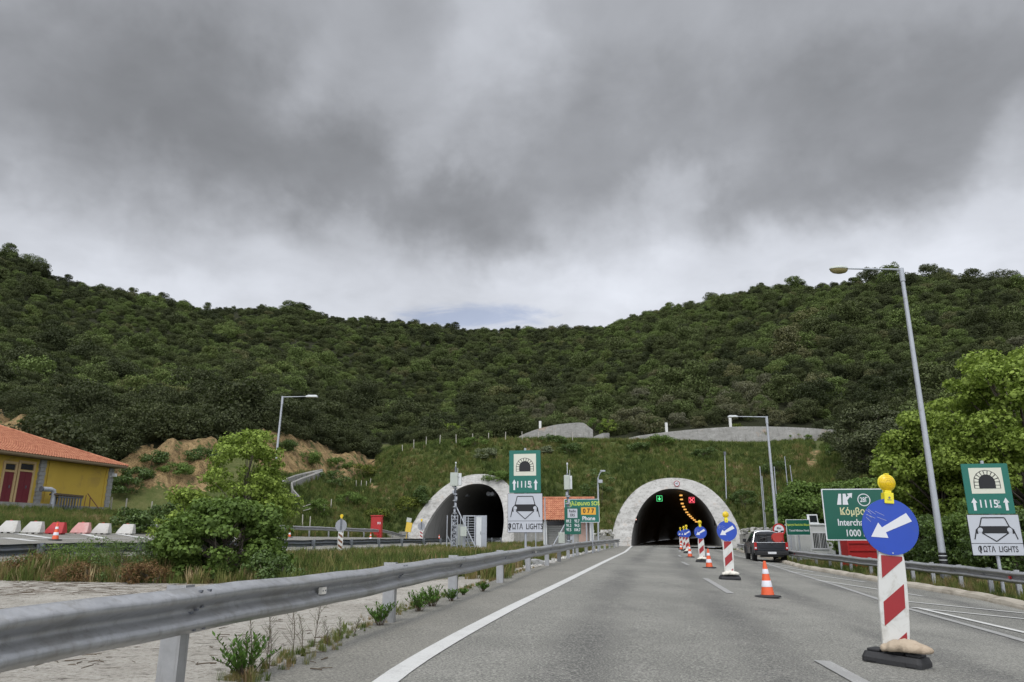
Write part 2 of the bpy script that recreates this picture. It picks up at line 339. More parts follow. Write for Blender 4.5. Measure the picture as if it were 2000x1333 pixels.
simple('cone_white', (0.62, 0.62, 0.66), 0.5, var=0.08, dirt=0.2, dirtcol=(0.4, 0.38, 0.36), dscale=6)
simple('pole_grey', (0.40, 0.42, 0.45), 0.5, 0.3, var=0.12, scale=3, dirt=0.15)
simple('pole_dark', (0.14, 0.15, 0.17), 0.5, 0.3, var=0.2)
simple('white_metal', (0.62, 0.64, 0.64), 0.5, var=0.1, dirt=0.2, dirtcol=(0.35, 0.35, 0.32))
simple('pale_box', (0.44, 0.47, 0.42), 0.5, var=0.1, dirt=0.15)
simple('black_tape', (0.012, 0.012, 0.013), 0.5)
simple('lamp_glass', (0.26, 0.22, 0.10), 0.2, var=0.15)
simple('plaster_yellow', (0.46, 0.32, 0.050), 0.9, var=0.10, scale=1.0, dirt=0.35, dirtcol=(0.29, 0.20, 0.06), dscale=0.6)
simple('door_maroon', (0.13, 0.018, 0.026), 0.45, var=0.15)
simple('trim_tan', (0.42, 0.30, 0.15), 0.8, var=0.1)
simple('stone_block', (0.25, 0.25, 0.24), 0.9, var=0.35, scale=5, bmp=0.5)
simple('eave_brown', (0.20, 0.15, 0.09), 0.8)
simple('window_dark', (0.03, 0.03, 0.035), 0.15)
simple('plastic_white', (0.50, 0.49, 0.46), 0.55, var=0.08, dirt=0.35, dirtcol=(0.36, 0.33, 0.27))
simple('plastic_red', (0.42, 0.025, 0.030), 0.5, var=0.15, dirt=0.25, dirtcol=(0.30, 0.06, 0.05))
simple('plastic_pink', (0.55, 0.27, 0.25), 0.6, var=0.15, dirt=0.45, dirtcol=(0.55, 0.42, 0.38))
simple('paint_red', (0.42, 0.022, 0.022), 0.45, var=0.12, dirt=0.2, dirtcol=(0.28, 0.03, 0.03))
simple('yellow_panel', (0.68, 0.47, 0.06), 0.5, var=0.1, dirt=0.2)
simple('shutter_grey', (0.30, 0.30, 0.29), 0.6, var=0.1)
simple('wall_pink', (0.44, 0.30, 0.25), 0.9, var=0.12, dirt=0.2)
simple('wall_plain', (0.38, 0.37, 0.34), 0.9, var=0.12, dirt=0.3)
simple('cabin_white', (0.56, 0.57, 0.56), 0.55, var=0.05, dirt=0.15, dirtcol=(0.38, 0.37, 0.33))
simple('car_paint', (0.045, 0.048, 0.055), 0.25, 0.6, var=0.1)
simple('car_black', (0.010, 0.010, 0.011), 0.5)
simple('car_glass', (0.012, 0.014, 0.016), 0.12, spec=0.35)
simple('tyre', (0.014, 0.014, 0.014), 0.85)
simple('chrome', (0.55, 0.56, 0.58), 0.25, 0.9)
simple('tail_red', (0.40, 0.012, 0.012), 0.2)
simple('reel_red', (0.42, 0.04, 0.03), 0.5, var=0.15)
simple('fence_post', (0.40, 0.38, 0.33), 0.9, var=0.15)
simple('marker_white', (0.66, 0.66, 0.63), 0.8)
simple('reflector_white', (0.62, 0.60, 0.54), 0.4, var=0.05)
simple('rust', (0.16, 0.075, 0.04), 0.9, var=0.3)
simple('twig', (0.085, 0.062, 0.04), 0.95, var=0.3)
simple('signal_black', (0.004, 0.004, 0.004), 0.8)
emit('lamp_amber', (1.0, 0.50, 0.12), 1.1)
emit('signal_green', (0.10, 0.90, 0.28), 1.6)
emit('signal_red', (1.0, 0.10, 0.14), 1.8)
emit('lamp_redwhite', (1.0, 0.55, 0.45), 1.6)

# ------------------------------------------------------------------ mesh building
class MB:
    def __init__(s): s.v = []; s.f = []; s.m = []
    def add(s, vs, fs, mi=0):
        o = len(s.v); s.v += [tuple(q) for q in vs]; s.f += [tuple(i + o for i in f) for f in fs]; s.m += [mi] * len(fs); return s
    def box(s, c, size, rz=0, mi=0, rx=0, ry=0):
        hx, hy, hz = size[0] / 2, size[1] / 2, size[2] / 2
        R = Matrix.Rotation(rz, 3, 'Z') @ Matrix.Rotation(ry, 3, 'Y') @ Matrix.Rotation(rx, 3, 'X')
        vs = [R @ Vector((x * hx, y * hy, z * hz)) + Vector(c) for x in (-1, 1) for y in (-1, 1) for z in (-1, 1)]
        return s.add(vs, [(0, 1, 3, 2), (4, 6, 7, 5), (0, 4, 5, 1), (2, 3, 7, 6), (0, 2, 6, 4), (1, 5, 7, 3)], mi)
    def tube(s, path, r, n=10, mi=0, cap=True):
        path = [Vector(p) for p in path]; rs = r if isinstance(r, (list, tuple)) else [r] * len(path); rings = []
        up = None
        for i, p in enumerate(path):
            t = (path[min(i + 1, len(path) - 1)] - path[max(i - 1, 0)]).normalized()
            if up is None: up = Vector((0, 0, 1)) if abs(t.z) < 0.9 else Vector((1, 0, 0))
            a = t.cross(up).normalized(); b = a.cross(t).normalized(); up = b
            rings.append([p + (a * math.cos(k * 2 * math.pi / n) + b * math.sin(k * 2 * math.pi / n)) * rs[i] for k in range(n)])
        vs = [q for R in rings for q in R]; fs = []
        for i in range(len(path) - 1):
            for k in range(n): fs.append((i * n + k, i * n + (k + 1) % n, (i + 1) * n + (k + 1) % n, (i + 1) * n + k))
        if cap: fs += [tuple(range(n))[::-1], tuple((len(path) - 1) * n + k for k in range(n))]
        return s.add(vs, fs, mi)
    def lathe(s, prof, c=(0, 0, 0), n=24, mi=0, axis='z', mis=None):
        vs = []; fs = []
        for r, z in prof:
            for k in range(n):
                a = k * 2 * math.pi / n
                p = (r * math.cos(a), r * math.sin(a), z) if axis == 'z' else (r * math.cos(a), -z, r * math.sin(a))
                vs.append((p[0] + c[0], p[1] + c[1], p[2] + c[2]))
        o = len(s.v); s.v += vs
        for i in range(len(prof) - 1):
            for k in range(n):
                s.f.append(tuple(o + q for q in (i * n + k, i * n + (k + 1) % n, (i + 1) * n + (k + 1) % n, (i + 1) * n + k))); s.m.append(mis[i] if mis else mi)
        s.f.append(tuple(o + k for k in range(n))[::-1]); s.m.append(mis[0] if mis else mi)
        s.f.append(tuple(o + (len(prof) - 1) * n + k for k in range(n))); s.m.append(mis[-1] if mis else mi)
        return s
    def plate(s, poly, y0, y1, mi=0):
        """2-D polygon in x,z extruded between y0 (front) and y1 (back)"""
        n = len(poly)
        vs = [(x, y0, z) for x, z in poly] + [(x, y1, z) for x, z in poly]
        fs = [tuple(range(n)), tuple(range(n, 2 * n))[::-1]] + [(i, i + n, (i + 1) % n + n, (i + 1) % n) for i in range(n)]
        return s.add(vs, fs, mi)
    def prism(s, poly, z0, z1, mi=0):
        n = len(poly)
        vs = [(x, y, z0) for x, y in poly] + [(x, y, z1) for x, y in poly]
        fs = [tuple(range(n))[::-1], tuple(range(n, 2 * n))] + [(i, (i + 1) % n, (i + 1) % n + n, i + n) for i in range(n)]
        return s.add(vs, fs, mi)
    def side(s, poly, x0, x1, mi=0):
        """polygon in y,z extruded in x"""
        n = len(poly)
        vs = [(x0, y, z) for y, z in poly] + [(x1, y, z) for y, z in poly]
        fs = [tuple(range(n)), tuple(range(n, 2 * n))[::-1]] + [(i, i + n, (i + 1) % n + n, (i + 1) % n) for i in range(n)]
        return s.add(vs, fs, mi)
    def strip(s, rows, mi=0, closed=False):
        n = len(rows[0]); vs = [q for R in rows for q in R]; fs = []
        for i in range(len(rows) - 1):
            for k in range(n if closed else n - 1): fs.append((i * n + k, i * n + (k + 1) % n, (i + 1) * n + (k + 1) % n, (i + 1) * n + k))
        return s.add(vs, fs, mi)
    def text(s, string, x, z, size, y=-0.01, mi=0, sx=1.0, bold=0.0, align='CENTER', depth=0.002):
        cu = bpy.data.curves.new('t', 'FONT'); cu.body = string; cu.size = size; cu.align_x = align; cu.align_y = 'CENTER'
        cu.offset = bold * size; cu.resolution_u = 3
        o = bpy.data.objects.new('t', cu); COL.objects.link(o)
        bpy.context.view_layer.update()
        me = bpy.data.meshes.new_from_object(o.evaluated_get(bpy.context.evaluated_depsgraph_get()))
        vs = [(x + q.co.x * sx, y, z + q.co.y) for q in me.vertices]; fs = [tuple(p.vertices) for p in me.polygons]
        s.add(vs, fs, mi)
        bpy.data.objects.remove(o); bpy.data.curves.remove(cu); bpy.data.meshes.remove(me)
        return s

def tag(o, label=None, cat=None, group=None, kind=None):
    if label: o['label'] = label
    if cat: o['category'] = cat
    if group: o['group'] = group
    if kind: o['kind'] = kind
    return o
def link(name, mb, mats, parent=None, smooth=False, loc=None, rz=0, bevel=0, solid=0):
    me = bpy.data.meshes.new(name); me.from_pydata(mb.v, [], mb.f)
    mats = mats if isinstance(mats, (list, tuple)) else [mats]
    for m in mats: me.materials.append(MATS[m])
    if any(mb.m): me.polygons.foreach_set('material_index', mb.m)
    me.validate()
    if smooth: me.shade_smooth() if hasattr(me, 'shade_smooth') else None
    o = bpy.data.objects.new(name, me); COL.objects.link(o)
    if smooth == 'auto':
        me.shade_smooth(); me.set_sharp_from_angle(angle=math.radians(40))
    if parent: o.parent = parent
    if loc: o.location = loc
    o.rotation_euler = (0, 0, rz)
    if solid:
        q = o.modifiers.new('s', 'SOLIDIFY'); q.thickness = solid; q.offset = 0
    if bevel:
        q = o.modifiers.new('b', 'BEVEL'); q.width = bevel; q.segments = 2; q.limit_method = 'ANGLE'
    return o
def empty(name, loc, label, cat, group=None, rz=0, rx=0, ry=0):
    o = bpy.data.objects.new(name, None); COL.objects.link(o); o.location = loc; o.rotation_euler = (rx, ry, rz); o.empty_display_size = 0.2
    return tag(o, label, cat, group)
def copy_tree(o, parent=None):
    c = o.copy(); COL.objects.link(c); c.parent = parent
    for ch in list(KIDS(o)): copy_tree(ch, c)
    return c
def KIDS(o): return [q for q in bpy.data.objects if q.parent is o]
def np_mesh(name, V, Fq, mat, parent=None, nside=4, link_it=True):
    me = bpy.data.meshes.new(name); nv, nf = len(V), len(Fq)
    me.vertices.add(nv); me.vertices.foreach_set('co', np.asarray(V, np.float32).ravel())
    me.loops.add(nf * nside); me.loops.foreach_set('vertex_index', np.asarray(Fq, np.int32).ravel())
    me.polygons.add(nf); me.polygons.foreach_set('loop_start', np.arange(0, nf * nside, nside, dtype=np.int32))
    me.update(calc_edges=True)
    for m in (mat if isinstance(mat, (list, tuple)) else [mat]): me.materials.append(MATS[m])
    o = bpy.data.objects.new(name, me)
    if link_it: COL.objects.link(o)
    if parent: o.parent = parent
    return o

# ------------------------------------------------------------------ ground shape
C12, S12 = math.cos(math.radians(12)), math.sin(math.radians(12))
def lat(x, y): return x * C12 - y * S12
GX = [-90, -45, -36, -32.3, -28.5, -18.4, -17, -10, -3.5, 0, 2, 5, 8, 9.5, 12, 30, 60]
GZ = [6.0, 3.15, 1.95, 1.42, 1.12, 0.42, 0.25, 0.14, 0.12, 0, -0.08, -0.26, -0.42, -0.44, -0.40, -0.3, 0]
def near(x, y):
    l = lat(x, y)
    g = np.interp(l, GX, GZ)
    w = np.clip((-l - 10) / 10, 0, 1) * np.clip((y - 50) / 35, 0, 1) * np.clip((l + 45) / 12, 0, 1)
    return g * (1 - 0.22 * w)
def crv(pts):
    az = []; r = []; z = []
    for p in pts:
        u, v, D = p; x, y, zz = at(u, v, D)
        az.append(math.degrees(math.atan2(x, y))); r.append(math.hypot(x, y)); z.append(zz)
    i = np.argsort(az); return np.array(az)[i], np.array(r)[i], np.array(z)[i]
FOOT = crv([(-500, 1000, 58), (-200, 1000, 62), (0, 1000, 64), (250, 1000, 67), (400, 1000, 68), (560, 1010, 74), (700, 1030, 80), (820, 1040, 84), (1000, 1045, 84), (1200, 1050, 84), (1320, 1060, 83), (1450, 1060, 82), (1540, 1060, 72), (1600, 1060, 62), (1700, 1060, 55), (1850, 1060, 46), (2000, 1060, 40), (2300, 1060, 36)])
K1 = crv([(-300, 830, 78), (0, 815, 78), (60, 828, 77), (110, 905, 72), (230, 915, 72), (270, 880, 74), (330, 866, 76), (400, 866, 78), (440, 880, 80), (500, 852, 84), (560, 850, 92), (620, 868, 100), (680, 888, 108), (720, 905, 112), (790, 882, 104), (850, 866, 103), (1000, 862, 103), (1200, 866, 103), (1400, 865, 104), (1550, 867, 101), (1620, 885, 94), (1700, 900, 80), (1850, 870, 72), (2000, 850, 66), (2300, 830, 60)])
K2 = crv([(-300, 760, 100), (0, 765, 103), (250, 800, 103), (400, 810, 108), (560, 820, 125), (650, 840, 142), (720, 870, 140), (850, 870, 122), (1000, 870, 120), (1200, 871, 118), (1400, 870, 117), (1600, 862, 113), (1750, 800, 110), (2000, 770, 98), (2300, 740, 92)])
K2B = crv([(-300, 745, 112), (0, 750, 115), (250, 785, 118), (400, 800, 121), (560, 810, 138), (650, 832, 155), (720, 860, 152), (850, 858, 150), (1000, 850, 132), (1050, 843, 130), (1150, 834, 131), (1190, 852, 126), (1270, 852, 121), (1330, 843, 121), (1420, 837, 121), (1560, 838, 120), (1620, 843, 118), (1750, 785, 119), (2000, 755, 109), (2300, 725, 102)])
K3 = crv([(-300, 640, 165), (0, 655, 170), (250, 710, 180), (560, 745, 215), (720, 765, 225), (850, 780, 230), (1000, 785, 225), (1150, 765, 195), (1400, 745, 168), (1600, 712, 160), (1800, 690, 155), (2000, 665, 148), (2300, 640, 140)])
K4 = crv([(-400, 400, 235), (-100, 470, 252), (0, 502, 260), (50, 512, 262), (100, 535, 265), (130, 555, 268), (200, 572, 280), (300, 592, 300), (400, 607, 320), (500, 614, 335), (560, 612, 345), (600, 616, 350), (700, 628, 370), (850, 642, 400), (1000, 653, 420), (1100, 652, 415), (1150, 648, 400), (1200, 640, 385), (1250, 626, 375), (1300, 613, 365), (1400, 588, 340), (1500, 568, 310), (1600, 563, 285), (1700, 556, 262), (1800, 552, 250), (2000, 553, 240), (2300, 535, 230)])
PORT = [  # centre of the road at the mouth, inner half width, inner height, outer half width, outer height, setback slope
    dict(c=(18.2, 82.6), hw=4.95, hh=6.75, ow=7.2, oh=8.15, sb=1.05), dict(c=(-5.9, 84.5), hw=4.8, hh=6.85, ow=6.6, oh=8.15, sb=1.05)]
for q in PORT: q['z'] = float(near(np.array(q['c'][0]), np.array(q['c'][1])))
def port_ls(q, x, y):
    dx, dy = x - q['c'][0], y - q['c'][1]
    return dx * C12 - dy * S12, dx * S12 + dy * C12
def arch_h(q, l, w, h):
    """height of the arch curve above the road at lateral l"""
    t = np.clip(np.abs(l) / w, 0, 1); return h * np.sqrt(np.clip(1 - t ** 2.25, 0, 1))
def smooth(t): t = np.clip(t, 0, 1); return t * t * (3 - 2 * t)
def hillnoise(x, y):
    return (np.sin(x * .071 + 1.3) * np.cos(y * .063 + .4) * 1.8 + np.sin(x * .17 + y * .11) * .9 + np.cos(x * .33 - y * .27 + 2) * .45)
def H(x, y, raw=False):
    x = np.asarray(x, float); y = np.asarray(y, float)
    r = np.hypot(x, y); az = np.degrees(np.arctan2(x, y)); nz = near(x, y)
    aw = 1 - smooth((np.abs(az) - 62) / 35)
    rs = [np.interp(az, c[0], c[1]) for c in (FOOT, K1, K2, K2B, K3, K4)]; zs = [np.interp(az, c[0], c[2]) for c in (FOOT, K1, K2, K2B, K3, K4)]
    sf, cf = np.sin(np.radians(az)), np.cos(np.radians(az))
    zs[0] = near(rs[0] * sf, rs[0] * cf)
    rs += [rs[5] + 160, rs[5] + 900]; zs += [zs[5] - 22, zs[5] * 0.1]
    z = nz.copy()
    for i in range(len(rs) - 1):
        t = (r - rs[i]) / (rs[i + 1] - rs[i]); t = np.clip(t, 0, 1)
        tt = t if i < 5 else smooth(t)
        z = np.where(r > rs[i], zs[i] + (zs[i + 1] - zs[i]) * tt, z)
    z = np.where(r > rs[-1], zs[-1], z)
    hn = smooth((r - rs[0]) / 40) * (1 - 0.4 * smooth((r - rs[5] + 30) / 30)) * (0.3 + 0.7 * smooth((r - rs[3]) / 25))
    z = z + hillnoise(x, y) * hn * 0.8
    z = nz + (z - nz) * aw
    # the slope is dressed to the slanted mouths of the tunnels
    for q in PORT:
        l, s = port_ls(q, x, y)
        wl = 1 - smooth((np.abs(l) - 8.2) / 4.5); ws = 1 - smooth((s - 11) / 9)
        w = wl * ws * smooth((s + 3.0) / 3.0)
        hp = q['z'] + np.where(s < 8.5, np.maximum(s, 0) / q['sb'] - 0.25, 8.5 / q['sb'] - 0.25 + (s - 8.5) * 0.5)
        hp = np.maximum(hp, np.where(s > 0, q['z'] - 0.1, -9))
        z = np.where(w > 0, z + (hp - z) * w, z)
        if not raw:
            so = arch_h(q, l, q['ow'] - 0.35, q['oh'] - 0.35) * q['sb']
            z = np.where((np.abs(l) < q['ow'] - 0.3) & (s < so) & (s > -6), np.minimum(z, q['z'] - 0.1), z)
    return z
def Hs(x, y): return float(H(np.array([x]), np.array([y]))[0])
def ground(u, v, y0=2.0, y1=420.0):
    """where the sight line of a photo pixel meets the ground"""
    d = pix_dir(u, v); ys = np.concatenate([np.arange(y0, 60, .1), np.arange(60, y1, .5)])
    X = d[0] / d[1] * ys; Z = CAMH + d[2] / d[1] * ys; h = H(X, ys)
    i = int(np.argmax(Z < h))
    if Z[i] >= h[i]: return (X[-1], ys[-1], h[-1])
    a_, b_ = ys[max(i - 1, 0)], ys[i]
    for _ in range(20):
        m_ = (a_ + b_) / 2; xx = d[0] / d[1] * m_
        if CAMH + d[2] / d[1] * m_ < Hs(xx, m_): b_ = m_
        else: a_ = m_
    xx = d[0] / d[1] * b_; return (xx, b_, Hs(xx, b_))
def on(u, D, v=900):
    """stand on the ground at distance D on pixel column u (taken at row v)"""
    x, y, _ = at(u, v, D); return (x, y, Hs(x, y))

def build_terrain():
    azs = np.concatenate([np.arange(-180, -44, 4.0), np.arange(-44, 44, 0.36), np.arange(44, 180, 4.0)])
    r = np.concatenate([np.arange(0.5, 70, 1.0), np.arange(70, 126, 0.5), np.arange(126, 440, 3.2), np.geomspace(440, 3200, 18)])
    A, R = np.meshgrid(np.radians(azs), r, indexing='ij'); X = R * np.sin(A); Y = R * np.cos(A); Z = H(X, Y)
    azd = np.degrees(A)
    footr = np.interp(azd, FOOT[0], FOOT[1])
    # below the road slabs the sheet lies a little lower
    L = lat(X, Y)
    low = ((L > -31) & (L < 9.0) & (R < footr + 12) & (np.abs(azd) < 60)) | ((np.abs(L) < 12) & (R < 15))
    Z = np.where(low & (R < footr + 6), Z - 0.05, Z)
    k1 = np.interp(azd, K1[0], K1[1]); k2 = np.interp(azd, K2[0], K2[1])
    # slopes: which stretch is bare soil, which is under trees
    d = pix_dir(0, 0)
    c, s = math.cos(PITCH), math.sin(PITCH); ZC = Y * c + (Z - CAMH) * s; YC = -Y * s + (Z - CAMH) * c; ZC = np.where(ZC > 1, ZC, 1)
    U = 1000 + F * X / ZC; V = 666.5 - F * YC / ZC
    face = (R > footr + 1.0) & (R < k1 + 2.5)
    cut = (U < 735) & face & ~((U > 80) & (U < 225)) & (Y > 0)
    gul = ((U > 545) & (U < 640) & (V > 925) & (Y > 0))
    soil = np.where(cut & ~gul & (V < 958) & ~((U > 425) & (U < 500)), 0.66, 0.0)
    soil = np.where((np.abs(U - (1602 - (V - 862) * .35)) < 9 + 5 * np.sin(V * .3)) & (V > 862) & (V < 915) & (R < 110) & (Y > 0), 0.52, soil)
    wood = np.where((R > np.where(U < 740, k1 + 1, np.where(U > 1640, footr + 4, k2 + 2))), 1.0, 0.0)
    bumpy = np.where(cut, np.sin(X * 1.9 + Z * .7) * .5 + np.sin(X * .83 - Z * 1.4 + 1) * .8 + np.cos(Y * 2.3 + X) * .35, 0)
    Z = Z + np.where(soil > 0, bumpy * 0.6, 0) * np.clip((R - footr) / 5, 0, 1)
    nA, nR = X.shape
    V_ = np.stack([X, Y, Z], -1).reshape(-1, 3)
    idx = np.arange(nA * nR).reshape(nA, nR); nxt = np.roll(idx, -1, axis=0)
    Fq = np.stack([idx[:, :-1], idx[:, 1:], nxt[:, 1:], nxt[:, :-1]], -1).reshape(-1, 4)
    # open the hill at the two tunnel mouths
    cen = V_[Fq].mean(1); zr = V_[Fq][:, :, 2].max(1) - V_[Fq][:, :, 2].min(1)
    kill = np.zeros(len(Fq), bool)
    for q in PORT:
        l, s_ = port_ls(q, cen[:, 0], cen[:, 1])
        so = arch_h(q, l, q['ow'] - 0.35, q['oh'] - 0.35) * q['sb']
        kill |= (np.abs(l) < q['ow'] + 0.1) & (np.abs(s_ - so) < 2.2) & (zr > 1.1) & (cen[:, 2] < q['z'] + 8.3)
    Fq = Fq[~kill]
    o = np_mesh('ground', V_, Fq, 'terrain')
    o.data.shade_smooth()
    for nm, arr in (('soil', soil), ('wood', wood)):
        at_ = o.data.attributes.new(nm, 'FLOAT', 'POINT'); at_.data.foreach_set('value', arr.ravel().astype(np.float32))
    tag(o, kind='structure')
build_terrain()

# ------------------------------------------------------------------ roads
def resample(pts, n=None, step=1.0):
    pts = [np.array(p[:2], float) for p in pts]; d = [0]
    for i in range(1, len(pts)): d.append(d[-1] + np.linalg.norm(pts[i] - pts[i - 1]))
    n = n or max(2, int(d[-1] / step)); t = np.linspace(0, d[-1], n)
    x = np.interp(t, d, [p[0] for p in pts]); y = np.interp(t, d, [p[1] for p in pts])
    for _ in range(3):
        if n > 4:
            x[1:-1] = (x[:-2] + 2 * x[1:-1] + x[2:]) / 4; y[1:-1] = (y[:-2] + 2 * y[1:-1] + y[2:]) / 4
    return np.stack([x, y], 1)
def sheet(name, A, B, off, mat, cols=8, rows=None, kind='structure', zf=None):
    """sheet between polylines A and B, lying on the ground plus off"""
    n = rows or 120; a = resample(A, n); b = resample(B, n); R = []
    for i in range(n):
        row = []
        for k in range(cols + 1):
            p = a[i] + (b[i] - a[i]) * k / cols; row.append((p[0], p[1], Hs(p[0], p[1]) + off))
        R.append(row)
    m = MB().strip(R); o = link(name, m, mat); o.data.shade_smooth(); tag(o, kind=kind); return o
def along(l, y0, y1, n=10):
    return [((l + y * S12) / C12, y) for y in np.linspace(y0, y1, n)]
LL = [ground(*q)[:2] for q in [(745, 1333), (800, 1298), (900, 1240), (1000, 1187), (1100, 1138), (1180, 1098), (1222, 1078)]]
LL = [(LL[0][0] - 0.35, -6.0), (LL[0][0] - 0.12, 3.0)] + LL + [(12.9, 80)]
APR = [ground(*q)[:2] for q in [(470, 1333), (620, 1270), (780, 1195), (900, 1155), (1040, 1110), (1110, 1090), (1180, 1073)]]
APR = [(-3.0, -6.0), (-2.75, 3.0)] + APR + [(11.6, 80), (13.2, 83)]
KER = [ground(*q)[:2] for q in [(2000, 1192), (1900, 1169), (1800, 1152), (1700, 1135), (1620, 1120), (1560, 1110)]]
KER = [(9.3, -6), (9.9, 8)] + KER[:1] + KER[1:] + [(17.2, 50), (20.5, 66), (24.0, 80)]
print('LL', LL); print('APR', APR); print('KER', KER)
sheet('road', APR, KER, 0.0, 'asphalt', 12, 140)
sheet('shoulder', APR, [(p[0] - 0.1, p[1]) for p in LL], 0.004, 'asphalt_pale', 3, 120)
# left carriageway
sheet('left_road', along(-30.9, -10, 84), along(-18.0, -10, 84), 0.0, 'asphalt_pale', 12, 110)

def ribbon(name, pts, w, off, mat, step=0.6, kind='structure'):
    p = resample(pts, step=step) if len(pts) > 2 else np.array([q[:2] for q in pts]); m = MB(); R = []
    for i in range(len(p)):
        t = p[min(i + 1, len(p) - 1)] - p[max(i - 1, 0)]; t /= np.linalg.norm(t); nrm = np.array([t[1], -t[0]])
        R.append([(*(p[i] - nrm * w / 2), Hs(*(p[i] - nrm * w / 2)) + off), (*(p[i] + nrm * w / 2), Hs(*(p[i] + nrm * w / 2)) + off)])
    m.strip(R); return m
def join(ms):
    o = MB()
    for m in ms: o.add(m.v, m.f)
    return o
tag(link('edge_line', ribbon('', LL, 0.20, 0.009, 'road_paint'), 'road_paint'), kind='structure')
dash = []
for a_, b_ in (((1740, 1366), (1605, 1292)), ((1427, 1160), (1377, 1130)), ((1344, 1104), (1332, 1098)), ((1330, 1088), (1326, 1085)), ((1328, 1078), (1327, 1076))):
    g1, g2 = ground(*a_), ground(*b_); dash.append(ribbon('', [g1, g2], 0.17, 0.009, ''))
tag(link('lane_dashes', join(dash), 'road_paint_worn'), kind='structure')
RL = [ground(*q)[:2] for q in [(2060, 1272), (2000, 1252), (1760, 1186), (1640, 1146), (1560, 1122), (1500, 1102), (1440, 1086), (1400, 1073)]]
tag(link('right_edge_line', ribbon('', [(RL[0][0] - .2, 3)] + RL, 0.17, 0.009, ''), 'road_paint_worn'), kind='structure')
ht = []
for p in [((1790, 1188), (2040, 1246)), ((1780, 1188), (2040, 1214)), ((1730, 1172), (2010, 1200)), ((1595, 1134), (1800, 1165)), ((1540, 1117), (1690, 1138)), ((1500, 1104), (1590, 1118)), ((1480, 1098), (1560, 1110))]:
    a_, b_ = ground(*p[0]), ground(*p[1]); ht.append(ribbon('', [(a_[0] + (b_[0] - a_[0]) * t, a_[1] + (b_[1] - a_[1]) * t) for t in (0, .33, .66, 1)], 0.15, 0.013, '', step=1.0))
tag(link('hatch_markings', join(ht), 'road_paint'), kind='structure')
# left carriageway markings
lm = []
for p in [((10, 1051), (70, 1058)), ((18, 1041), (100, 1052)), ((160, 1043), (200, 1052)), ((232, 1044), (290, 1053))]:
    a_, b_ = ground(*p[0]), ground(*p[1]); lm.append(ribbon('', [a_, b_], 0.5, 0.012, ''))
lm.append(ribbon('', along(-19.4, 0, 84, 60), 0.17, 0.01, '')); lm.append(ribbon('', along(-27.6, 0, 84, 60), 0.17, 0.01, ''))
tag(link('left_road_markings', join(lm), 'road_paint'), kind='structure')

# kerb with a chipped top
def build_kerb():
    p = resample(KER, step=0.45)
    rng = random.Random(4); R = []
    for i in range(len(p)):
        t = p[min(i + 1, len(p) - 1)] - p[max(i - 1, 0)]; t /= np.linalg.norm(t); n = np.array([t[1], -t[0]])
        z = Hs(*p[i]); j = rng.uniform(-.012, .012); joint = -0.02 if i % 4 == 0 else 0
        prof = [(-0.02 + j, -0.05), (0.0 + j, 0.04), (0.035 + j, 0.11 + joint + j), (0.12, 0.15 + joint + j), (0.24, 0.16 + joint), (0.30 + j, 0.13), (0.34, -0.05)]
        R.append([(p[i][0] + n[0] * o, p[i][1] + n[1] * o, z + h) for o, h in prof])
    o = link('kerb', MB().strip(R), 'kerb_stone'); tag(o, kind='structure')
build_kerb()

# pale concrete apron under the near guardrail
def build_apron():
    inner = [(-4.6, -6), (-7.5, 3)] + [ground(*q)[:2] for q in [(-420, 1170), (0, 1133), (120, 1138), (300, 1150), (420, 1160), (560, 1150), (700, 1150), (840, 1137), (900, 1128), (1000, 1118), (1060, 1106)]]
    a = resample(APR[:8], 110); b = resample(inner, 110); rng = random.Random(8); R = []
    for i in range(110):
        row = []
        for k in range(31):
            p = a[i] + (b[i] - a[i]) * k / 30
            row.append((p[0], p[1], Hs(p[0], p[1]) + 0.006 + (0.0 if k == 0 else rng.uniform(0, .012))))
        R.append(row)
    o = link('concrete_apron', MB().strip(R), 'apron_concrete'); o.data.shade_smooth(); tag(o, kind='structure')
build_apron()
# ------------------------------------------------------------------ vegetation
def leafcloud(blobs, n, size, rng, shell=0.72, asp=0.62, up=0.3, flat=1.0):
    """n folded leaf quads spread through ellipsoid blobs [(cx,cy,cz,rx,ry,rz)]"""
    B = np.array(blobs, float); w = (B[:, 3] * B[:, 5]) ** 1.0; w /= w.sum()
    k = rng.choice(len(B), n, p=w); b = B[k]
    d = rng.normal(size=(n, 3)); d[:, 2] += 0.15; d /= np.linalg.norm(d, axis=1)[:, None]
    rr = shell + (1.06 - shell) * rng.random(n) ** 0.7
    c = b[:, :3] + d * b[:, 3:6] * rr[:, None]
    nrm = d * 0.8 + rng.normal(size=(n, 3)) * 0.55; nrm[:, 2] = nrm[:, 2] * flat + up
    nrm /= np.linalg.norm(nrm, axis=1)[:, None]
    t = np.cross(nrm, rng.normal(size=(n, 3))); t /= np.linalg.norm(t, axis=1)[:, None]; s = np.cross(nrm, t)
    L = size * (0.6 + 0.8 * rng.random(n))[:, None]; W = L * asp
    fold = nrm * L * 0.18
    V = np.stack([c - t * L * 0.5, c + s * W * 0.5 + fold, c + t * L * 0.5, c - s * W * 0.5 + fold], 1).reshape(-1, 3)
    Fq = np.arange(n * 4).reshape(-1, 4)
    return V, Fq
def crown_blobs(rng, R, Ht, z0, n, rb, power=1.0):
    """clumps spread over a crown of radius R and height Ht standing on z0"""
    out = []
    for i in range(n):
        a = rng.random() * 6.283; h = rng.random() ** 0.8
        rad = R * math.sqrt(max(0.02, 1 - (2 * h - 0.85) ** 2 / 1.5)) * (0.45 + 0.6 * rng.random()) * power
        rr = rb * (0.55 + 0.9 * rng.random())
        out.append((rad * math.cos(a), rad * math.sin(a), z0 + h * Ht, rr * (.7 + .7 * rng.random()), rr * (.7 + .7 * rng.random()), rr * (.4 + .45 * rng.random())))
    return out
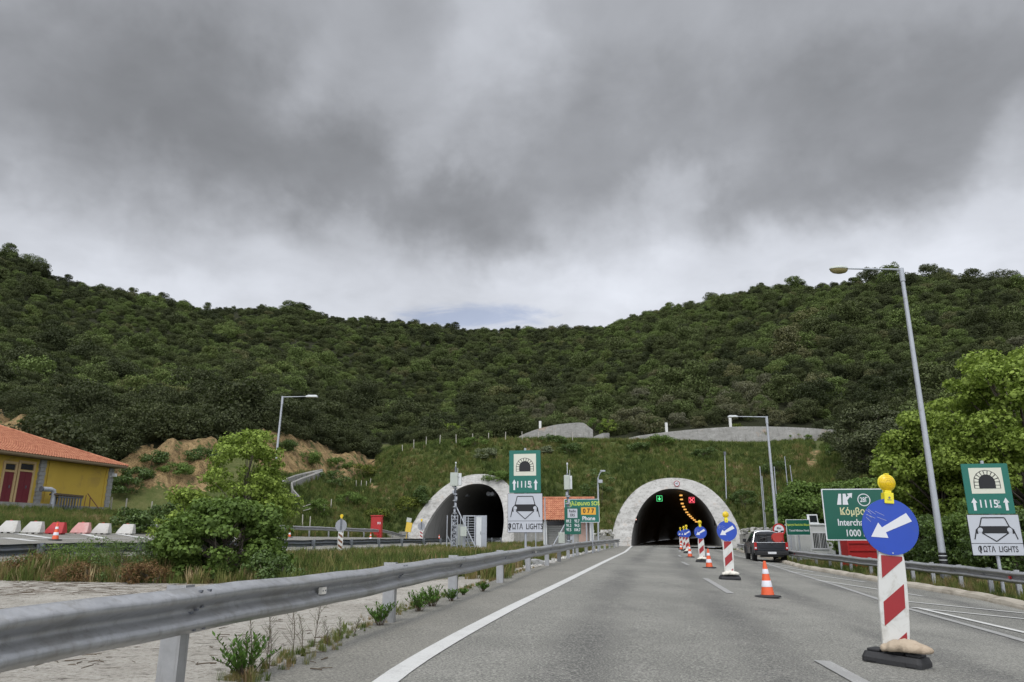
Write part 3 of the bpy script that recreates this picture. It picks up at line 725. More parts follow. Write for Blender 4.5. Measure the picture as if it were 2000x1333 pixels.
def make_protos(prefix, specs, mat):
    col = bpy.data.collections.new(prefix)
    for i, (R, Ht, nb, rb, n, size, seed) in enumerate(specs):
        rng = np.random.default_rng(seed)
        V, Fq = leafcloud(crown_blobs(rng, R, Ht, 0.6, nb, rb) + [(0, 0, Ht * .45, R * .55, R * .55, Ht * .42)], n, size, rng, shell=0.7)
        o = np_mesh(prefix + '_crown', V, Fq, mat, link_it=False); col.objects.link(o)
    return col
def instancer(name, col, P, rot, scl, idx, tone, nproto):
    me = bpy.data.meshes.new(name); n = len(P)
    me.vertices.add(n); me.vertices.foreach_set('co', np.asarray(P, np.float32).ravel())
    for nm, ty, arr in (('rot', 'FLOAT_VECTOR', rot), ('scl', 'FLOAT_VECTOR', scl), ('tone', 'FLOAT', tone)):
        a_ = me.attributes.new(nm, ty, 'POINT'); a_.data.foreach_set('vector' if ty == 'FLOAT_VECTOR' else 'value', np.asarray(arr, np.float32).ravel())
    a_ = me.attributes.new('idx', 'INT', 'POINT'); a_.data.foreach_set('value', np.asarray(idx, np.int32))
    o = bpy.data.objects.new(name, me); COL.objects.link(o)
    ng = bpy.data.node_groups.new(name, 'GeometryNodeTree')
    ng.interface.new_socket('Geometry', in_out='INPUT', socket_type='NodeSocketGeometry'); ng.interface.new_socket('Geometry', in_out='OUTPUT', socket_type='NodeSocketGeometry')
    i_ = ng.nodes.new('NodeGroupInput'); o_ = ng.nodes.new('NodeGroupOutput'); ip = ng.nodes.new('GeometryNodeInstanceOnPoints'); ci = ng.nodes.new('GeometryNodeCollectionInfo')
    ci.inputs['Collection'].default_value = col; ci.inputs['Separate Children'].default_value = True; ci.inputs['Reset Children'].default_value = True
    def na(nm, ty):
        q = ng.nodes.new('GeometryNodeInputNamedAttribute'); q.data_type = ty; q.inputs[0].default_value = nm; return q.outputs[0]
    L = ng.links; L.new(i_.outputs[0], ip.inputs['Points']); L.new(ci.outputs[0], ip.inputs['Instance'])
    ip.inputs['Pick Instance'].default_value = True
    L.new(na('idx', 'INT'), ip.inputs['Instance Index']); L.new(na('scl', 'FLOAT_VECTOR'), ip.inputs['Scale'])
    e2r = ng.nodes.new('FunctionNodeEulerToRotation'); L.new(na('rot', 'FLOAT_VECTOR'), e2r.inputs[0]); L.new(e2r.outputs[0], ip.inputs['Rotation'])
    L.new(ip.outputs[0], o_.inputs[0])
    md = o.modifiers.new('scatter', 'NODES'); md.node_group = ng
    return o
def UV(X, Y, Z):
    c, s = math.cos(PITCH), math.sin(PITCH); zc = Y * c + (Z - CAMH) * s; yc = -Y * s + (Z - CAMH) * c
    return 1000 + F * X / zc, 666.5 - F * yc / zc

tree_protos = make_protos('oak', [(2.6, 3.6, 38, 0.85, 4600, 0.25, 1), (2.9, 3.0, 42, 0.8, 4900, 0.25, 2), (2.2, 4.2, 34, 0.75, 4200, 0.25, 3), (2.7, 3.3, 34, 0.9, 4500, 0.26, 4), (3.1, 3.6, 48, 0.8, 5400, 0.25, 5), (2.4, 2.6, 28, 0.8, 3600, 0.25, 6)], 'forest_leaf')
def forest():
    rng = np.random.default_rng(11)
    pts = []
    # jittered rows on the slope, tighter near the viewer
    r = 62.0
    while r < 445:
        sp = 2.6 + 1.1 * min(1, (r - 60) / 240)
        n = int(2 * math.radians(44) * r / sp)
        a_ = np.radians(-44) + (np.arange(n) + rng.random(n) * 0.9) * (2 * math.radians(44) / n)
        rr = r + (rng.random(n) - .5) * sp * 1.1
        pts.append(np.stack([rr * np.sin(a_), rr * np.cos(a_)], 1)); r += sp
    P = np.concatenate(pts); X, Y = P[:, 0], P[:, 1]; Z = H(X, Y, raw=True)
    az = np.degrees(np.arctan2(X, Y)); R = np.hypot(X, Y)
    k1 = np.interp(az, K1[0], K1[1]); k2 = np.interp(az, K2[0], K2[1]); k4 = np.interp(az, K4[0], K4[1]); ft = np.interp(az, FOOT[0], FOOT[1])
    U, V = UV(X, Y, Z)
    start = np.where(U < 735, k1 + 1.6, np.where(U > 1640, ft + 6, k2 + 3.5))
    start = np.where((U > 80) & (U < 250), ft + 3.5, start)
    keep = (R > start) & (R < k4 + 14)
    keep &= ~((U > 1560) & (U < 1650) & (V > 850))
    keep &= ~((U > 545) & (U < 645) & (V > 915))
    scrub = (U > 1010) & (U < 1590) & (V > 765) & (R < 175)
    k2b = np.interp(az, K2B[0], K2B[1]); keep &= ~(scrub & (R < k2b + 1.0))
    X, Y, Z, U, V, R, scrub = (q[keep] for q in (X, Y, Z, U, V, R, scrub))
    n = len(X)
    s = 0.50 + 0.45 * rng.random(n) ** 1.8; s = np.where(scrub, s * 0.85, s); s *= np.where(rng.random(n) < 0.08, 1.6, 1); s *= 1 + .25 * np.sin(X * .06 + 3) * np.cos(Y * .07)
    big = np.sin(X * .045 + 2) * np.cos(Y * .05 + 1) * .5 + np.sin(X * .021 - Y * .017) * .5
    tone = 0.33 + 0.17 * rng.normal(size=n) + 0.10 * big + np.where((U > 1200) & (U < 1850) & (V < 720), 0.12, 0) + np.where((U > 200) & (U < 700) & (V < 760), 0.05, 0)
    br = rng.random(n); tone = np.where(br < 0.10, 0.62 + 0.12 * rng.random(n), tone); tone = np.where(br > 0.965, 0.80 + 0.08 * rng.random(n), tone)
    tone = np.where(scrub, np.where(rng.random(n) < .35, 0.88 + 0.12 * rng.random(n), 0.3 + .3 * rng.random(n)), tone)
    tone = np.where((U < 735) & (V > 800), 0.18 + .12 * rng.random(n), tone)
    tone = np.clip(tone, 0.03, 1.0)
    rot = np.stack([rng.normal(size=n) * .08, rng.normal(size=n) * .08, rng.random(n) * 6.283], 1)
    scl = np.stack([s, s * (0.9 + .2 * rng.random(n)), s * (0.8 + 0.4 * rng.random(n))], 1)
    o = instancer('hillside_forest', tree_protos, np.stack([X, Y, Z - 0.5], 1), rot, scl, rng.integers(0, 6, n), tone, 6)
    tag(o, 'dense evergreen oak forest covering both hillsides above the tunnels', 'forest', kind='stuff')
    print('forest', n)
forest()

# ---- grass
def grass_protos():
    col = bpy.data.collections.new('tufts')
    for i, (h, n, spread, w) in enumerate([(0.55, 34, .22, .018), (0.8, 30, .25, .016), (0.4, 44, .28, .02), (0.65, 26, .2, .03)]):
        rng = np.random.default_rng(50 + i); V = []; Fq = []
        for k in range(n):
            a_ = rng.random() * 6.28; r_ = spread * math.sqrt(rng.random()); p = np.array([r_ * math.cos(a_), r_ * math.sin(a_), 0]); hh = h * (0.5 + 0.7 * rng.random())
            b_ = rng.random() * 6.28; d = np.array([math.cos(b_), math.sin(b_), 0]); ln = rng.random() * .45 * hh; q = np.array([-d[1], d[0], 0]) * w
            if i == 3: q *= 1.8
            m_ = p + d * ln * .35 + np.array([0, 0, hh * .6]); t_ = p + d * ln + np.array([0, 0, hh])
            o = len(V); V += [p - q * .5, p + q * .5, m_ + q * .5, m_ - q * .5, t_ + q * .12, t_ - q * .12]; Fq += [(o, o + 1, o + 2, o + 3), (o + 3, o + 2, o + 4, o + 5)]
        col.objects.link(np_mesh('tuft', np.array(V), np.array(Fq), 'grass_blade', link_it=False))
    return col
tufts = grass_protos()
def scatter_grass(name, P2, smin, smax, tone, tvar, label, seed, sink=0.03, hz=1.0):
    rng = np.random.default_rng(seed); X, Y = P2[:, 0], P2[:, 1]; n = len(X); Z = H(X, Y)
    s = smin + (smax - smin) * rng.random(n)
    t = np.clip(tone + tvar * rng.normal(size=n) + 0.13 * np.sin(X * .7 + Y * .3) * np.cos(Y * .5) + 0.15 * np.sin(X * .23 + 1) * np.cos(Y * .31 + X * .11), 0.02, 1)
    rot = np.stack([rng.normal(size=n) * .1, rng.normal(size=n) * .1, rng.random(n) * 6.28], 1)
    o = instancer(name, tufts, np.stack([X, Y, Z - sink], 1), rot, np.stack([s, s, s * hz], 1), rng.integers(0, 4, n), t, 4)
    return tag(o, label, 'grass', kind='stuff')
def rnd_lat(rng, n, l0, l1, y0, y1, py=1.0):
    y = y0 + (y1 - y0) * rng.random(n) ** py; l = l0 + (l1 - l0) * rng.random(n)
    return np.stack([(l + y * S12) / C12, y], 1)
def grass():
    rng = np.random.default_rng(5)
    # slope over the tunnels
    n = 46000; a_ = np.radians(-19 + 46 * rng.random(n)); r = 72 + 55 * rng.random(n); X, Y = r * np.sin(a_), r * np.cos(a_); az = np.degrees(a_)
    ft = np.interp(az, FOOT[0], FOOT[1]); k2 = np.interp(az, K2[0], K2[1]); U, V = UV(X, Y, H(X, Y))
    keep = (r > ft + 0.3) & (r < k2 + 2) & ~((U < 735) & (V < 925)) & ~((np.abs(U - (1602 - (V - 862) * .35)) < 9 + 5 * np.sin(V * .3)) & (V > 862) & (V < 915)) & (U > 545)
    for q in PORT:
        l, s = port_ls(q, X, Y); so = arch_h(q, l, q['ow'], q['oh']) * q['sb']; keep &= ~((np.abs(l) < q['ow'] + .2) & (s < so + np.where(np.abs(l) < q['ow'] - .4, 0.3, .3)))
    scatter_grass('slope_grass', np.stack([X, Y], 1)[keep], 0.6, 1.4, 0.42, 0.17, 'long green grass covering the slope above the tunnel portals', 1, 0.05, 0.75)
    # median between the carriageways
    P = rnd_lat(rng, 15000, -17.6, -3.9, 17, 83, 1.5)
    U, V = UV(P[:, 0], P[:, 1], H(P[:, 0], P[:, 1]))
    ap = np.array([q for q in resample(APR[:9], 60)]); ax = np.interp(P[:, 1], ap[:, 1], ap[:, 0])
    keep = (P[:, 0] < ax - 0.5 - 0.0 * V) & (V < np.interp(U, [0, 300, 560, 700, 900, 1060, 1200], [1140, 1145, 1150, 1150, 1128, 1106, 1090]))
    scatter_grass('median_grass', P[keep], 0.26, 0.60, 0.62, 0.2, 'rough green and straw coloured grass on the median strip', 2)
    P = np.array([at(u, 1100, D)[:2] for u, D in zip(np.concatenate([rng.uniform(560, 1000, 900), rng.uniform(60, 330, 700)]), np.concatenate([rng.uniform(19, 30, 900), rng.uniform(17.5, 20.5, 700)]))])
    scatter_grass('tall_verge_grass', P, 0.30, 0.85, 0.42, 0.2, 'taller flowering grass and weeds along the front of the median', 6, hz=1.0)
    # verge under the right guardrail
    kp = resample(KER, 200); P = []
    for k in range(5200):
        i = int(199 * rng.random() ** 1.3); o = 0.45 + 3.6 * rng.random(); P.append((kp[i][0] + o + rng.random() * .2, kp[i][1] + rng.random() * .4))
    scatter_grass('right_verge_grass', np.array([p for p in P if p[1] > 6]), 0.22, 0.5, 0.55, 0.2, 'short patchy grass behind the right kerb', 3)
    # lawn before the yellow building
    P = rnd_lat(rng, 9000, -44.5, -31.4, 25, 66); scatter_grass('far_verge_grass', P, 0.3, 0.6, 0.52, 0.16, 'mown yellowing grass before the yellow building', 4)
    P = rnd_lat(rng, 2500, -34, -29.3, 50, 80); scatter_grass('bank_foot_grass', P, 0.5, 1.0, 0.5, 0.2, 'brownish grass at the foot of the left bank', 7)
grass()

# ---- individual trees and bushes
def build_tree(name, loc, label, cat, R, Ht, z0, n, size, mat, seed, nb=40, rb=0.55, group=None, trunk=0.12, sx=1.0, shell=0.45, lean=0.0, flat=1.0, stems=1, asp=0.75):
    rng = np.random.default_rng(seed); t = empty(name, loc, label, cat, group)
    bl = crown_blobs(rng, R, Ht, z0, nb, rb)
    bl = [(b[0] * sx + lean * b[2], b[1], b[2], b[3], b[4], b[5]) for b in bl]
    V, Fq = leafcloud(bl, n, size, rng, shell=shell, up=0.45, flat=flat, asp=asp)
    V[:, 2] = np.maximum(V[:, 2], 0.02)
    np_mesh('crown', V, Fq, mat, t)
    m = MB()
    for s in range(stems):
        a_ = rng.random() * 6.28; off = 0 if stems == 1 else 0.25
        bx, by = off * math.cos(a_), off * math.sin(a_); top = (lean * (z0 + Ht * .8) + bx * 2, by * 2, z0 + Ht * .8)
        m.tube([(bx, by, -0.3), (bx * 1.3 + lean * z0 * .5, by * 1.3, z0 * .6 + .1), ((bx + top[0]) / 2 + .08, (by + top[1]) / 2, z0 + Ht * .35), top], [trunk, trunk * .8, trunk * .5, trunk * .15], 8)
    for b in bl[::2]:
        zb = max(z0 * .5, b[2] * .55); m.tube([(lean * zb, 0, zb), (b[0] * .5 + lean * zb * .5, b[1] * .5, (zb + b[2]) / 2 + .1), (b[0], b[1], b[2])], [trunk * .35, trunk * .22, trunk * .08], 5)
    link('trunk', m, 'bark', t, smooth=True)
    return t
def trees():
    foliage('ridge_leaf', FOREST, 0.30, 0.12)
    g = 'broadleaf trees along the right roadside'
    def B(u, D, v=1000): return on(u, D, v)
    def sc(t, s): t.scale = (s, s, s)
    t1 = build_tree('plane_tree', B(2030, 33), 'tall bright green plane tree at the right edge, taller than the tunnel sign before it', 'tree', 2.6, 6.4, 1.0, 42000, 0.125, 'tree_bright', 21, 190, 0.42, g, 0.15)
    t2 = build_tree('plane_tree', B(1842, 37), 'light green plane tree just behind the tall right street lamp', 'tree', 2.3, 5.0, 0.7, 36000, 0.13, 'tree_bright', 22, 170, 0.42, g, 0.13)
    t3 = build_tree('plane_tree', B(1925, 39), 'darker green tree filling the gap between the two bright plane trees', 'tree', 2.6, 4.1, 0.3, 30000, 0.13, 'tree_mid', 23, 150, 0.42, g, 0.12)
    t4 = build_tree('plane_tree', B(1745, 45), 'low green tree behind the interchange sign and the blue arrow disc', 'tree', 3.0, 3.6, 0.4, 28000, 0.15, 'tree_mid', 24, 150, 0.5, g, 0.12)
    build_tree('plane_tree', B(1660, 56), 'rounded dark green tree above the top edge of the interchange sign', 'tree', 3.8, 4.6, 0.6, 26000, 0.19, 'tree_mid', 25, 130, 0.65, g, 0.14)
    build_tree('plane_tree', B(1585, 60), 'rounded green tree behind the white site cabin', 'tree', 3.4, 4.8, 0.6, 24000, 0.19, 'tree_mid', 26, 120, 0.65, g, 0.14)
    build_tree('holm_oak', B(1760, 66), 'broad dark oak on the slope above the rounded roadside trees', 'tree', 4.6, 4.0, 1.6, 22000, 0.2, 'ridge_leaf', 27, 140, 0.75, g, 0.2)
    build_tree('holm_oak', B(1720, 84), 'dark oak at the right end of the upper concrete wall', 'tree', 4.6, 4.4, 0.6, 20000, 0.22, 'ridge_leaf', 28, 130, 0.75, g, 0.2)
    sc(t1, 1.36); sc(t2, 1.32); sc(t3, 1.35); sc(t4, 1.25)
    gb = 'low bushes behind the right guardrail'
    for i, (u, D, R, h, m_, lb) in enumerate([(1815, 33, 1.7, 2.2, 'bush_dark', 'dark bush behind the rail left of the street lamp foot'), (1880, 30, 1.7, 2.2, 'bush_dark', 'dark bush behind the rail between the street lamp and the right tunnel sign'), (1995, 26.5, 1.7, 2.2, 'bush_dark', 'dark bush behind the rail at the right edge of the view'), (1935, 28.5, 1.7, 2.7, 'tree_mid', 'taller leafy bush directly behind the right tunnel sign')]):
        build_tree('bush', B(u, D, 1080), lb, 'bush', R, h, 0.1, 11000, 0.12, m_, 40 + i, 70, 0.36, gb, 0.04, stems=3)
    # left: dense bush with the lighter saplings behind
    build_tree('bush', B(432, 18.5, 1110), 'dense broadleaf bush with glossy leaves on the median behind the near guardrail', 'bush', 1.4, 1.9, -0.1, 19000, 0.105, 'tree_mid', 31, 120, 0.28, None, 0.05, stems=5, sx=1.05, flat=1.3)
    build_tree('bush', B(520, 17.6, 1130), 'low dark bush at the right foot of the glossy median bush', 'bush', 0.75, 0.55, 0.0, 5500, 0.06, 'bush_dark', 32, 40, 0.2, None, 0.03, stems=4)
    build_tree('sapling', B(468, 24, 1050), 'slender light green sapling rising highest behind the median bush', 'tree', 1.35, 3.25, 1.1, 8000, 0.105, 'tree_bright', 33, 60, 0.34, 'light green saplings behind the median bush', 0.05, shell=0.2)
    build_tree('sapling', B(508, 25, 1050), 'light green sapling between the median bush and the left street lamp', 'tree', 0.95, 2.2, 0.9, 4800, 0.105, 'tree_bright', 34, 45, 0.33, 'light green saplings behind the median bush', 0.045, shell=0.2)
    build_tree('sapling', B(362, 25, 1050), 'short light green sapling left of the tallest one', 'tree', 1.0, 1.5, 0.8, 4500, 0.105, 'tree_bright', 35, 36, 0.33, 'light green saplings behind the median bush', 0.04, shell=0.2)
    build_tree('bush', B(255, 44, 1030), 'round dark bush behind the last plastic barriers', 'bush', 1.0, 1.3, 0.0, 3000, 0.14, 'bush_dark', 36, 24, 0.4, None, 0.03)
    build_tree('bush', B(330, 52, 1010), 'grey green shrub between the soil cliff and the median bush', 'bush', 1.6, 1.6, 0.0, 3000, 0.16, 'bush_dark', 37, 24, 0.5, None, 0.03)
    gs = 'weedy shrubs along the front of the median'
    for i, (u, D, R, h, m_, lb) in enumerate([(105, 18.4, .8, .75, 'tree_mid', 'leftmost green weed clump under the dark guardrail'), (175, 18.0, .8, .95, 'tree_mid', 'green weed clump in front of the red barrier'), (240, 17.5, .8, .9, 'bush_dark', 'dark weed clump beside the glossy bush'), (160, 17.3, .5, .35, 'weed_red', 'low reddish dry weeds at the edge of the concrete'), (285, 17.0, .5, .4, 'weed_red', 'low rusty weeds at the left foot of the glossy bush'), (55, 17.9, .5, .5, 'weed_red', 'dry reddish bramble beside the dark guardrail post')]):
        build_tree('weed_clump', B(u, D, 1110), lb, 'weeds', R, h, 0.0, 2600, 0.06, m_, 60 + i, 40, 0.16, gs, 0.012, stems=5, asp=0.35)
    # shrubs on the slope
    gm = 'shrubs on the slopes over the tunnels'
    def S(u, v): return ground(u, v)
    for i, (u, v, R, h, m_, lb) in enumerate([(948, 897, 1.6, 1.3, 'shrub_pale', 'pale flowering shrub above the left portal crown'), (1065, 885, .9, .8, 'shrub_pale', 'small pale shrub just right of the tall tunnel sign'), (1112, 888, 2.0, 1.3, 'bush_dark', 'dark shrub with pale flowers right of the tall tunnel sign'), (1172, 985, 2.3, 4.0, 'bush_dark', 'tall dark shrub between the two tunnel portals'), (823, 985, 1.0, 2.0, 'bush_dark', 'narrow dark shrub beside the left portal ring'), (795, 1000, 1.9, 1.6, 'shrub_yellow', 'yellow flowering broom left of the left portal'), (735, 1012, 1.4, .9, 'shrub_yellow', 'low broom with yellow flowers behind the red cabinet'), (1375, 895, 2.0, 1.2, 'bush_dark', 'dark low shrub above the right portal'), (650, 950, 2.0, 1.8, 'bush_dark', 'dark shrub at the end of the concrete channel'), (706, 928, 2.2, 1.3, 'shrub_yellow', 'yellow broom at the head of the gully'), (680, 985, 1.9, 1.3, 'tree_mid', 'green shrub on the bank below the gully'), (620, 1008, 1.5, 1.6, 'tree_mid', 'leafy shrub beside the small fence gate on the bank'), (1485, 860, 1.8, 1.6, 'tree_mid', 'green shrub before the upper concrete wall near the lamp'), (1560, 862, 2.2, 1.3, 'tree_mid', 'wide green shrub at the right part of the upper concrete wall'), (1440, 850, 1.3, 1.6, 'shrub_yellow', 'yellowish shrub against the upper concrete wall'), (1665, 892, 3.0, 2.2, 'bush_dark', 'dark shrub beside the bare soil streak'), (880, 858, 2.8, 3.0, 'tree_bright', 'bright green shrub behind the fence line'), (1190, 852, 2.0, 3.0, 'tree_bright', 'light green bush between the two upper walls'), (1000, 850, 1.8, 1.8, 'tree_mid', 'green bush below the short upper wall'), (1158, 846, 2.4, 2.4, 'tree_mid', 'green bush hiding the right end of the short upper wall'), (1290, 868, 2.0, 1.1, 'tree_mid', 'low green shrub on the crest left of the long upper wall'), (1080, 866, 1.8, 1.0, 'bush_dark', 'dark low shrub on the crest below the short upper wall'), (930, 872, 2.2, 1.1, 'tree_mid', 'wide green shrub on the crest above the left portal'), (1250, 880, 1.6, .9, 'bush_dark', 'dark low shrub on the slope left of the right portal crown'), (1520, 930, 2.0, 1.6, 'bush_dark', 'dark shrub among the thin bare poles'), (1455, 990, 2.2, 1.7, 'bush_dark', 'dark shrub on the slope right of the right portal'), (300, 905, 1.4, 1.0, 'bush_dark', 'dark shrub clinging to the left part of the soil cliff'), (345, 930, 1.6, 1.1, 'tree_mid', 'green shrub in the middle of the soil cliff'), (272, 940, 1.5, 1.2, 'bush_dark', 'dark shrub at the left foot of the soil cliff'), (395, 900, 1.5, 1.2, 'bush_dark', 'dark shrub at the notch in the soil cliff'), (600, 905, 1.7, 1.2, 'tree_mid', 'green shrub on the right soil cliff'), (660, 915, 2.0, 1.2, 'tree_mid', 'green shrub at the right end of the soil cliff'), (560, 880, 1.5, 1.1, 'bush_dark', 'dark shrub high on the right soil cliff'), (240, 965, 1.6, 1.4, 'bush_dark', 'dark shrub beside the fence posts near the yellow building'), (1640, 850, 2.6, 1.4, 'shrub_pale', 'pale flowering shrub at the right end of the upper wall'), (1140, 1052, 1.3, 1.0, 'tree_mid', 'green shrub beside the small tiled building'), (970, 1035, 1.4, 1.3, 'tree_mid', 'grassy shrub beside the metal cage at the left portal'), (1640, 885, 1.6, 1.2, 'tree_mid', 'small green shrub below the end of the upper wall')]):
        build_tree('shrub', S(u, v), lb, 'shrub', R, h, 0.0, 2600, 0.15, m_, 80 + i, 26, 0.42, gm, 0.03, stems=2)
    # trees standing out on the ridge
    gr = 'trees standing out on the ridge line'
    proto = list(tree_protos.objects)
    MATS['forest_ind'] = MATS['ridge_leaf']
    MATS['forest_ind2'] = foliage('ridge_leaf_green', FOREST, 0.52, 0.12)
    for i, (u, v, sc_, k, lb) in enumerate([(1700, 548, 1.35, 0, 'rounded oak on the ridge crossed by the arm of the tall lamp'), (1815, 548, 1.45, 4, 'largest round oak on the ridge right of the tall lamp pole'), (14, 500, 1.2, 2, 'feathery tree on the ridge at the left edge of the view'), (62, 508, 1.3, 1, 'bright green oak on the left ridge top'), (565, 600, 1.5, 4, 'wide light green oak on the middle of the ridge'), (318, 588, 1.1, 2, 'small pointed oak on the left ridge'), (288, 584, 1.1, 3, 'rounded dark oak on the left ridge'), (1955, 548, 1.5, 1, 'flat dark oak on the ridge at the right edge')]):
        D = float(np.interp(math.degrees(math.atan2(*at(u, v, 300)[:2])), K4[0], K4[1])) * 0.985
        az_ = math.atan2(*at(u, v, 300)[:2]); x, y = D * math.sin(az_), D * math.cos(az_)
        t = empty('ridge_tree', (x, y, Hs(x, y) - .2), lb, 'tree', gr, rz=i * 1.3); t.scale = (sc_, sc_, sc_ * 1.05)
        c = bpy.data.objects.new('crown', proto[k].data.copy()); COL.objects.link(c); c.parent = t
        c.data.materials.clear(); c.data.materials.append(MATS['forest_ind2' if i in (2, 3, 4) else 'forest_ind'])
        link('trunk', MB().tube([(0, 0, -1), (0.1, 0, 1), (0, 0.1, 2.5)], [.2, .16, .08], 6), 'bark', t)
trees()

# little plants rooted in the crack along the shoulder
def crack_plants():
    g = 'green plants growing in the crack beside the shoulder'
    specs = [(478, 1322, .20, .20, 'clump of fresh green leaves nearest the viewer beside the tall stalks'), (742, 1222, .17, .17, 'leafy clump at the foot of the second near guardrail post'), (818, 1195, .17, .17, 'left half of the largest leafy clump beside the shoulder'), (846, 1185, .20, .19, 'right half of the largest leafy clump beside the shoulder'), (882, 1175, .13, .12, 'small clump just before the third near guardrail post'), (905, 1163, .08, .07, 'tiniest sprig between two small clumps'), (942, 1156, .12, .11, 'small clump farthest along the shoulder crack')]
    for i, (u, v, R, h, lb) in enumerate(specs):
        R *= 1.35; h *= 1.3; x, y, z = ground(u, v); rng = np.random.default_rng(200 + i); t = empty('small_plant', (x, y, z), lb, 'plant', g)
        V = []; Fq = []; m = MB()
        for s in range(int(10 + R * 60)):
            a_ = rng.random() * 6.28; ln = h * (0.6 + .6 * rng.random()); sp = R * (.2 + .9 * rng.random()); tip = np.array([math.cos(a_) * sp, math.sin(a_) * sp, ln])
            m.tube([(tip[0] * .15, tip[1] * .15, -.01), tuple(tip * .6 + np.array([0, 0, .02])), tuple(tip)], [.004, .003, .002], 4)
            for k in range(16):
                f_ = .3 + .75 * k / 16; c = tip * f_; b_ = rng.random() * 6.28; d = np.array([math.cos(b_), math.sin(b_), .8 + rng.random() * .6]); d /= np.linalg.norm(d); L_ = (.035 + .02 * rng.random()) * (1 + R); q = np.cross(d, [0, 0, 1]); q = q / np.linalg.norm(q) * L_ * .2
                o = len(V); V += [c, c + d * L_ * .5 + q, c + d * L_, c + d * L_ * .5 - q]; Fq.append((o, o + 1, o + 2, o + 3))
        np_mesh('leaves', np.array(V), np.array(Fq), 'plant_fresh', t); link('stem', m, 'twig', t)
    # tall thin stalks
    gs = 'tall thin weed stalks in the shoulder crack'
    for i, (u, v, h, lb) in enumerate([(487, 1310, .42, 'leftmost tall stalk'), (520, 1300, .50, 'second stalk from the left'), (525, 1308, .34, 'bent short stalk beside the second stalk'), (572, 1285, .52, 'middle stalk under the guardrail'), (590, 1275, .36, 'short stalk right of the middle one'), (612, 1266, .60, 'tallest dark stalk under the reflector'), (640, 1262, .26, 'short reddish stalk'), (662, 1252, .24, 'dry brown stalk'), (690, 1245, .20, 'rightmost low dry stalk')]):
        x, y, z = ground(u, v); rng = np.random.default_rng(300 + i); t = empty('weed_stalk', (x, y, z), lb + ' rising from the crack beside the shoulder', 'weed', gs)
        m = MB(); tip = (rng.normal() * .05, rng.normal() * .05, h); m.tube([(0, 0, -.02), (tip[0] * .3 + .01, tip[1] * .3, h * .5), tip], [.0045, .0035, .0015], 5); V = []; Fq = []
        for k in range(22):
            f_ = .15 + .8 * k / 22; c = np.array([tip[0] * f_, tip[1] * f_, h * f_]); b_ = rng.random() * 6.28; L_ = h * .28 * (1.1 - f_) + .02; d = np.array([math.cos(b_) * .7, math.sin(b_) * .7, .8]) * L_
            m.tube([tuple(c), tuple(c + d)], [.0018, .001], 4)
            for j in range(4):
                e_ = c + d * (.4 + .2 * j); dd = rng.normal(size=3); dd /= np.linalg.norm(dd); q = np.cross(dd, [0, 0, 1.]) * .003; o = len(V); V += [e_, e_ + dd * .009 + q, e_ + dd * .018, e_ + dd * .009 - q]; Fq.append((o, o + 1, o + 2, o + 3))
        link('stem', m, 'twig', t); np_mesh('leaves', np.array(V), np.array(Fq), 'plant_fresh', t)
    # moss-like ground cover along the crack and litter on the concrete
    rng = np.random.default_rng(9); P = []
    cp = resample(APR[2:7], 300)
    for k in range(520):
        i = int(299 * rng.random() ** 1.6); w = .05 + .06 * rng.random() * (i < 150); P.append((cp[i][0] - .03 + rng.normal() * w, cp[i][1]))
    P = np.array(P); scatter_grass('crack_grass', P, 0.05, 0.16, 0.72, 0.2, 'fine grass and moss along the shoulder crack', 8, 0.0)
    m = MB()
    for k in range(700):
        if k < 450: x, y, z = ground(rng.uniform(-80, 560), rng.uniform(1136, 1165))
        else: x, y, z = ground(rng.uniform(-50, 640), rng.uniform(1150, 1310))
        a_ = rng.normal() * .9 + (0.1); L_ = (rng.uniform(.05, .3) if k < 450 else rng.uniform(.02, .09)); dx, dy = math.cos(a_) * L_, math.sin(a_) * L_
        m.tube([(x - dx, y - dy, z + .012), (x + rng.normal() * .1 * L_, y + rng.normal() * .25 * L_, z + .014), (x + dx, y + dy, z + .012)], .002 + .003 * rng.random(), 4)
    tag(link('dry_twigs', m, 'twig'), 'scattered dry twigs and plant litter on the concrete apron', 'litter', kind='stuff')
crack_plants()
